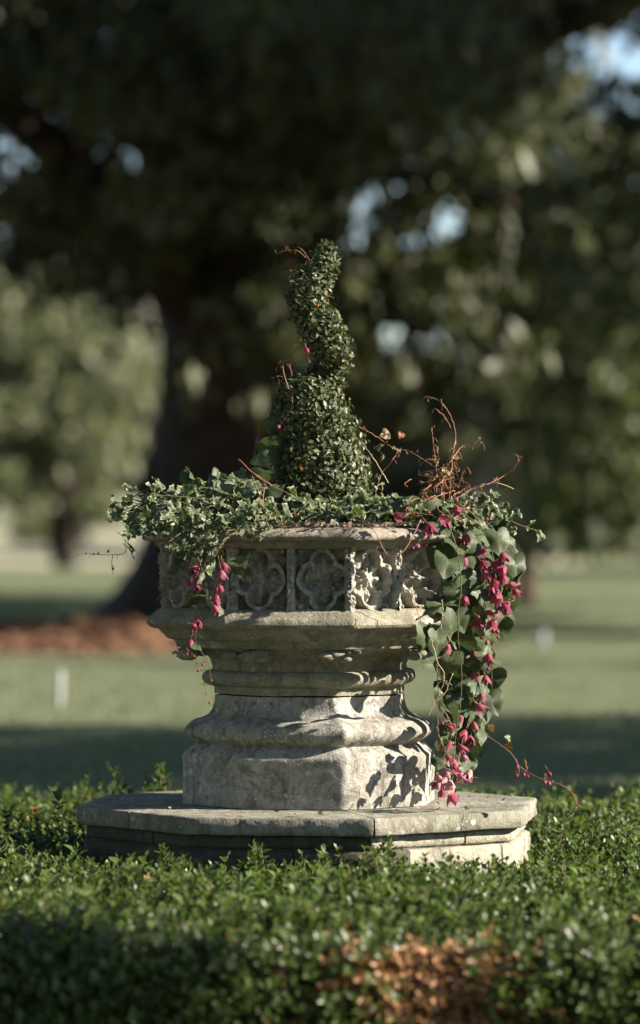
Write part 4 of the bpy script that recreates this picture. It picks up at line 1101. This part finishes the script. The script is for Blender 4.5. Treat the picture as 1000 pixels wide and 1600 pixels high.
# big dark tree behind the planter
random.seed(33); rng = np.random.default_rng(33)
DT = 27.5
bx, by = P(338, 980, DT).x, DT - D0
G = []
cl = []
for i in range(340):
    u = rvec().normalized(); f = random.uniform(0.35, 1.0) ** 0.5
    c = Vector((bx + u.x * 6.5 * f, by + u.y * 6.0 * f, 7.0 + u.z * 5.2 * f))
    rr = math.hypot(c.x - bx, c.y - by)
    zmin = 2.9 - 0.10 * rr
    if c.z < zmin: continue
    cl.append((c, random.uniform(0.5, 1.0)))
for px, py, d, r in [(40, 60, 25, .5), (100, 40, 26, .5), (180, 130, 24, .45), (230, 120, 24.5, .5), (60, 300, 26, .45), (280, 240, 24, .4), (330, 320, 25, .35), (130, 320, 25, .4), (220, 380, 26, .4), (350, 200, 24.5, .5), (430, 60, 24, .55), (520, 120, 24.5, .5),
                     (600, 90, 23.5, .5), (640, 200, 24, .45), (700, 130, 23, .5), (730, 60, 23, .5), (780, 180, 24, .5), (560, 220, 25, .45), (470, 260, 25, .45), (420, 330, 25.5, .35), (150, 440, 27, .4), (60, 420, 28, .35), (870, 60, 24, .35), (240, 480, 28, .35), (330, 430, 27, .3), (690, 30, 25, .5), (300, 60, 25, .5), (500, 30, 25, .5)]:
    cl.append((P(px, py, d), r))
for i in range(280):    # thin hanging sprays beside the gap right of the trunk
    px, py = random.uniform(410, 810), random.uniform(240, 610)
    if any(((px - hx) / 34) ** 2 + ((py - hy) / 28) ** 2 < 1 for hx, hy in [(558, 372), (606, 315), (642, 265), (640, 378), (684, 352), (722, 345), (556, 302), (500, 355), (600, 525), (628, 508), (690, 522), (588, 550), (742, 556), (430, 600)]) : continue
    cl.append((P(px, py, random.uniform(25.5, 29.5)), random.uniform(0.12, 0.22)))
for i in range(7):     # sprays hanging before the trunk
    cl.append((P(random.uniform(235, 440), random.uniform(440, 640), random.uniform(24.5, 26)), random.uniform(0.08, 0.16)))
for i in range(40):
    px, py = random.uniform(-20, 260), random.uniform(90, 330)
    if any(((px - hx) / 50) ** 2 + ((py - hy) / 48) ** 2 < 1 for hx, hy in [(10, 190), (100, 237), (45, 235), (163, 287)]): continue
    cl.append((P(px, py, random.uniform(24, 27)), random.uniform(0.2, 0.35)))
OPEN = [(12, 192, .16), (100, 238, .2), (45, 235, .14), (163, 287, .1), (68, 178, .1), (950, 82, .24), (915, 75, .16), (880, 72, .12), (988, 100, .16), (907, 175, .1), (990, 155, .1), (220, 228, .08),
        (558, 372, .14), (606, 315, .1), (642, 265, .1), (630, 378, .14), (684, 352, .14), (722, 345, .12), (556, 302, .1), (600, 525, .14), (628, 508, .1), (690, 522, .12), (588, 550, .1), (742, 556, .08), (430, 600, .08)]
def open_clumps(cl):
    """leave out the sprays that would close the openings between the boughs"""
    out = []
    for c, r in cl:
        d = c.y + D0; sc = F / d
        px, py = 500 + (c.x - CAMX) * sc, HOR - (c.z - CAMZ) * sc
        if any(math.hypot(px - ox, py - oy) < (r * 0.5 + og * 0.32) * sc for ox, oy, og in OPEN): continue
        out.append((c, r))
    # short sprays fringe each opening
    return out
cl = open_clumps(cl)
for ox, oy, og in OPEN:
    for k in range(26):
        a_ = random.uniform(0, 6.28); d = random.uniform(25, 30); rr = og * 27.5 * 0 + (og * 0.6 + random.uniform(0.1, 0.7)) * F / 27.5
        cc = P(ox + rr * math.cos(a_), oy + rr * math.sin(a_), d)
        cl.append((cc, random.uniform(0.12, 0.24)))
cl = open_clumps(cl)
gaps = []
limbs = [((bx, by, 2.0), (bx - 2.5, by - 3.0, 4.2), .22, .05, .2), ((bx, by, 2.4), (bx + 3.0, by - 3.5, 3.9), .25, .05, .3), ((bx, by, 3.0), (bx + 4.5, by - 0.5, 4.5), .25, .05, .3), ((bx, by, 3.0), (bx - 4.5, by - 0.5, 4.8), .25, .05, .3), ((bx, by, 3.2), (bx, by - 4.5, 4.5), .22, .05, .4),
         (tuple(P(405, 375, 26.3)), tuple(P(412, 475, 26.3)), .035, .05, 0), ((bx + .2, by, 1.9), tuple(P(560, 270, 26)), .16, .08, .1), (tuple(P(560, 270, 26)), tuple(P(800, 320, 25.0)), .08, .03, .05)]
make_tree('cedar_tree', 'huge dark evergreen with a thick flared trunk standing in the mulch bed', (bx, by, 0.12), 0.42, 0.55, 9.0, limbs, cl, 230, 0.6, (0.055, 0.15), M_cedar, M_bark, 'down', gaps)

# tree on the right with drooping boughs and a sunlit slim trunk
DR = 36.0
rx, ry = P(822, 945, DR).x, DR - D0
cl = []
for px, py, d, r in [(880, 600, 33, .55), (930, 680, 33, .5), (960, 760, 34, .5), (900, 760, 34, .45), (850, 650, 34, .5), (840, 560, 34, .5), (900, 480, 33, .6), (960, 560, 33, .55), (980, 640, 34, .5), (880, 830, 35, .4), (950, 830, 34, .4), (990, 720, 33, .5), (800, 480, 34, .5), (780, 400, 34, .5), (840, 380, 33, .6), (900, 330, 33, .6),
                     (960, 420, 32, .6), (980, 300, 33, .6), (930, 220, 34, .55), (850, 260, 34, .5), (780, 300, 34, .5), (990, 500, 32, .5), (1040, 400, 33, .7), (1050, 600, 33, .7), (1060, 800, 34, .6), (850, 800, 35, .35), (820, 720, 36, .4), (760, 430, 36, .4), (820, 180, 35, .5), (900, 120, 35, .5), (1010, 180, 34, .5), (870, 740, 33, .35), (700, 440, 36, .3), (826, 690, 33.5, .3), (815, 640, 33.5, .3), (830, 770, 34, .3), (820, 830, 34.5, .28)]:
    cl.append((P(px, py, d), r))
for i in range(130):
    u = rvec().normalized(); f = random.uniform(0.3, 1.0) ** 0.5
    c = Vector((rx + 2.5 + u.x * 4.5 * f, ry + u.y * 4.0 * f, 6.0 + u.z * 4.5 * f))
    px = 500 + (c.x - CAMX) * F / (c.y + D0); py = HOR - (c.z - CAMZ) * F / (c.y + D0)
    if px < 760 and py > 250: continue
    cl.append((c, random.uniform(0.5, 0.9)))
gaps = []
cl = open_clumps(cl)
limbs = [((rx, ry, 1.5), tuple(P(930, 640, 33)), .07, .02, .3), ((rx, ry, 2.0), tuple(P(980, 480, 33)), .08, .02, .3), ((rx, ry, 2.2), tuple(P(780, 380, 34)), .07, .02, .3), ((rx, ry, 2.6), (rx + 3.5, ry - 1, 4.6), .09, .03, .4)]
make_tree('drooping_tree', 'green tree with drooping boughs and a slim brown trunk at the right edge', (rx, ry, 0), 0.09, 0.04, 7.0, limbs, cl, 190, 0.6, (0.07, 0.17), M_green_tree, M_bark_red, 'down', gaps)

# pale tree on the left, further off
DP = 56.0
lx, ly = P(105, 890, DP).x, DP - D0
cl = []
for px, py, r in [(40, 520, .8), (100, 500, .8), (150, 560, .8), (60, 600, .9), (130, 640, .9), (30, 680, .9), (100, 720, .8), (180, 640, .6), (200, 560, .5), (0, 580, .9), (-40, 660, 1.0), (60, 760, .6), (130, 770, .55), (10, 780, .6), (160, 710, .6), (80, 440, .6), (-30, 480, .9), (20, 440, .7), (-80, 560, 1.0), (-60, 760, .8), (210, 520, .4), (225, 600, .35), (60, 800, .4), (150, 790, .35)]:
    for k in range(3): cl.append((P(px + random.gauss(0, 16), py + random.gauss(0, 24), DP + random.gauss(0, 0.9)), r * random.uniform(0.4, 0.62)))
limbs = [((lx, ly, 0.9), tuple(P(40, 600, DP)), .10, .03, .1), ((lx, ly, 0.9), tuple(P(160, 600, DP)), .10, .03, .1), (tuple(P(93, 888, DP)), tuple(P(70, 780, DP)), .09, .07, 0), ((lx, ly, 1.2), tuple(P(100, 480, DP)), .1, .03, .1)]
make_tree('weeping_tree', 'pale green sunlit weeping tree with a forked trunk on the left', (lx, ly, 0), 0.13, 0.06, 3.0, limbs, cl, 330, 0.6, (0.08, 0.24), M_pale_tree, M_bark, 'down')

# trees of the far wood, each its own crown and trunk
far = [(-60, 95, 7, 3.2, 'dark round far tree at the left edge beyond the pale weeping tree'), (250, 78, 6, 3.0, 'far tree showing dark behind the thick trunk of the big evergreen'), (420, 90, 3.3, 1.6, 'small far tree seen just left of the box spiral'), (600, 72, 3.5, 2.2, 'low dark bushy tree seen right of the box spiral'),
       (720, 70, 3.3, 2.0, 'low far tree above the upright red tendrils'), (830, 76, 6.5, 2.4, 'far tree half hidden by the drooping right tree'), (960, 80, 6.0, 3.0, 'far tree at the right edge behind drooping boughs'), (1120, 82, 6, 3.2, 'far tree just outside the right edge of the lawn'), (130, 100, 7.5, 3.2, 'far tree rising above the pale weeping tree'),
       (540, 96, 3.9, 2.4, 'farthest low tree in the gap beside the box spiral'), (660, 94, 4.0, 2.6, 'farthest low tree behind the red tendrils')]
far += [(-380, 88, 8, 3.4, 'far tree well outside the left edge, nearest the pale weeping tree'), (-760, 92, 9, 3.6, 'second far tree outside the left edge'), (-1150, 86, 8.5, 3.6, 'third far tree outside the left edge'), (-1560, 90, 9, 3.8, 'outermost far tree outside the left edge'),
        (1420, 86, 8, 3.4, 'second far tree outside the right edge'), (1800, 90, 9, 3.6, 'outermost far tree outside the right edge')]
for px, d, h, r, lab in far:
    b_ = P(px, 900, d); b_.z = 0
    cl = []
    for i in range(46):
        u = rvec().normalized(); f = random.uniform(0.3, 1) ** 0.5
        cl.append((Vector((b_.x + u.x * r * f, b_.y + u.y * r * f, h * 0.52 + u.z * h * 0.46 * f)), random.uniform(0.5, 0.9)))
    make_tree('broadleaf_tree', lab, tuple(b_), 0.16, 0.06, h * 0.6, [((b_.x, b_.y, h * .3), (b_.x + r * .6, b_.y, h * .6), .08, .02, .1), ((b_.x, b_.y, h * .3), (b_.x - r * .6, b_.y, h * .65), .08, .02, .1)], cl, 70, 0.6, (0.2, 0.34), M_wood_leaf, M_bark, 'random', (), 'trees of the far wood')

# unseen trees: some bar the lawn with shade, others added to block light
# x, y, crown middle height, crown half height, half width in x and y, clumps, clump size, leaf
shade = [(13.0, 4.3, 5.0, 3.5, 2.6, 3.5, 90, (0.45, 0.85), 'lawn tree nearest the hedge, standing off to the right'),
         (16.0, 43.5, 5.7, 3.6, 2.6, 6.0, 70, (0.5, 0.8), 'lawn tree beyond the drooping tree, off to the right'),
         (15.0, 12.6, 4.8, 3.0, 2.6, 0.5, 22, (0.35, 0.4), 'slender lawn tree off to the right beside the mown lawn'),
         (8.5, 18.3, 6.3, 4.0, 2.6, 1.3, 50, (0.5, 0.8), 'unseen tall lawn tree added to shade the trunk, off to the right of the mulch bed'),  # added to keep the sun off the big trunk
         (5.2, -2.66, 3.55, 0.5, 0.4, 0.5, 64, (0.2, 0.34), 'loose garden tree off to the right of the hedge front'),
         (14.5, 12.5, 13.0, 4.0, 3.0, 4.0, 28, (0.6, 1.1), 'unseen very tall thin topped tree added as a sun screen right of the big evergreen'),  # added, like the next, to hold part of the sun off the canopy
         (15.5, 20.3, 11.8, 4.8, 3.0, 3.2, 80, (0.6, 1.1), 'unseen very tall tree added as a sun screen off to the right beyond the mulch bed'),
         (-11.0, -3.0, 7.0, 6.0, 4.5, 4.5, 60, (0.9, 1.4), 'unseen tall tree added to screen the sky off to the left, level with the planter'),  # this and the following four are added to cut the sky light
         (-12.5, 7.5, 7.5, 6.5, 4.5, 5.0, 60, (0.9, 1.4), 'unseen tall tree added to screen the sky off to the left, beside the open lawn'),
         (-9.0, -15.0, 7.5, 6.5, 5.0, 4.5, 60, (0.9, 1.4), 'unseen tall tree added to screen the sky behind the camera to the left'),
         (1.0, -20.0, 7.5, 6.5, 5.0, 4.5, 60, (0.9, 1.4), 'unseen tall tree added to screen the sky straight behind the camera'),
         (11.0, -20.0, 7.0, 6.0, 5.0, 4.5, 60, (0.9, 1.4), 'unseen tall tree added to screen the sky behind the camera to the right')]
for (x, y, zc_, zh, hx, hy, n_, rr_, lab) in shade:
    random.seed(int(abs(x * 31 + y * 17))); rng = np.random.default_rng(int(abs(x * 31 + y * 17)))
    cl = []
    for i in range(n_):
        u = rvec().normalized(); f = random.uniform(0.2, 1) ** 0.5
        cl.append((Vector((x + u.x * hx * f, y + u.y * hy * f, zc_ + u.z * zh * f)), random.uniform(*rr_)))
    big = rr_[1] > 1
    make_tree('lawn_tree', lab, (x, y, 0), 0.2, 0.1, zc_ * 1.05, [((x, y, zc_ * .6), (x + hx * .5, y, zc_ * 1.1), .09, .02, .1)], cl, 75 if big else 110, 0.6, (0.24, 0.42) if big else (0.12, 0.22), M_green_tree, M_bark, 'random', (), 'trees round the lawn')

# ------------------------------------------------------------------ small things on the lawn
def marker(label, px, py_base, d, h, w, mat):
    b_ = P(px, py_base, d); b_.z = 0
    t = thing('marker_peg', label, 'marker peg', tuple(b_))
    g = Geo(); g.tube([(0, 0, -0.02), (0, 0, h * 0.3), (0.003, 0, h * 0.86), (0.003, 0, h * 0.94)], [w * 0.36, w * 0.42, w * 0.5, w * 0.42], 12)
    link('shaft', g.mesh('shaft', [mat]), t)
    g = Geo(); g.tube([(0.003, 0, h * 0.93), (0.003, 0, h * 0.96), (0.003, 0, h)], [w * 0.55, w * 0.6, w * 0.2], 12)
    link('cap', g.mesh('cap', [mat]), t)
marker('short white painted marker peg on the sunlit lawn left of the planter', 93, 1115, 0.86 * F / (1115 - HOR), 0.18, 0.026, M_white)
marker('small grey marker peg on the lawn right of the flowering vine', 847, 1016, 0.86 * F / (1016 - HOR), 0.115, 0.05, M_grey)
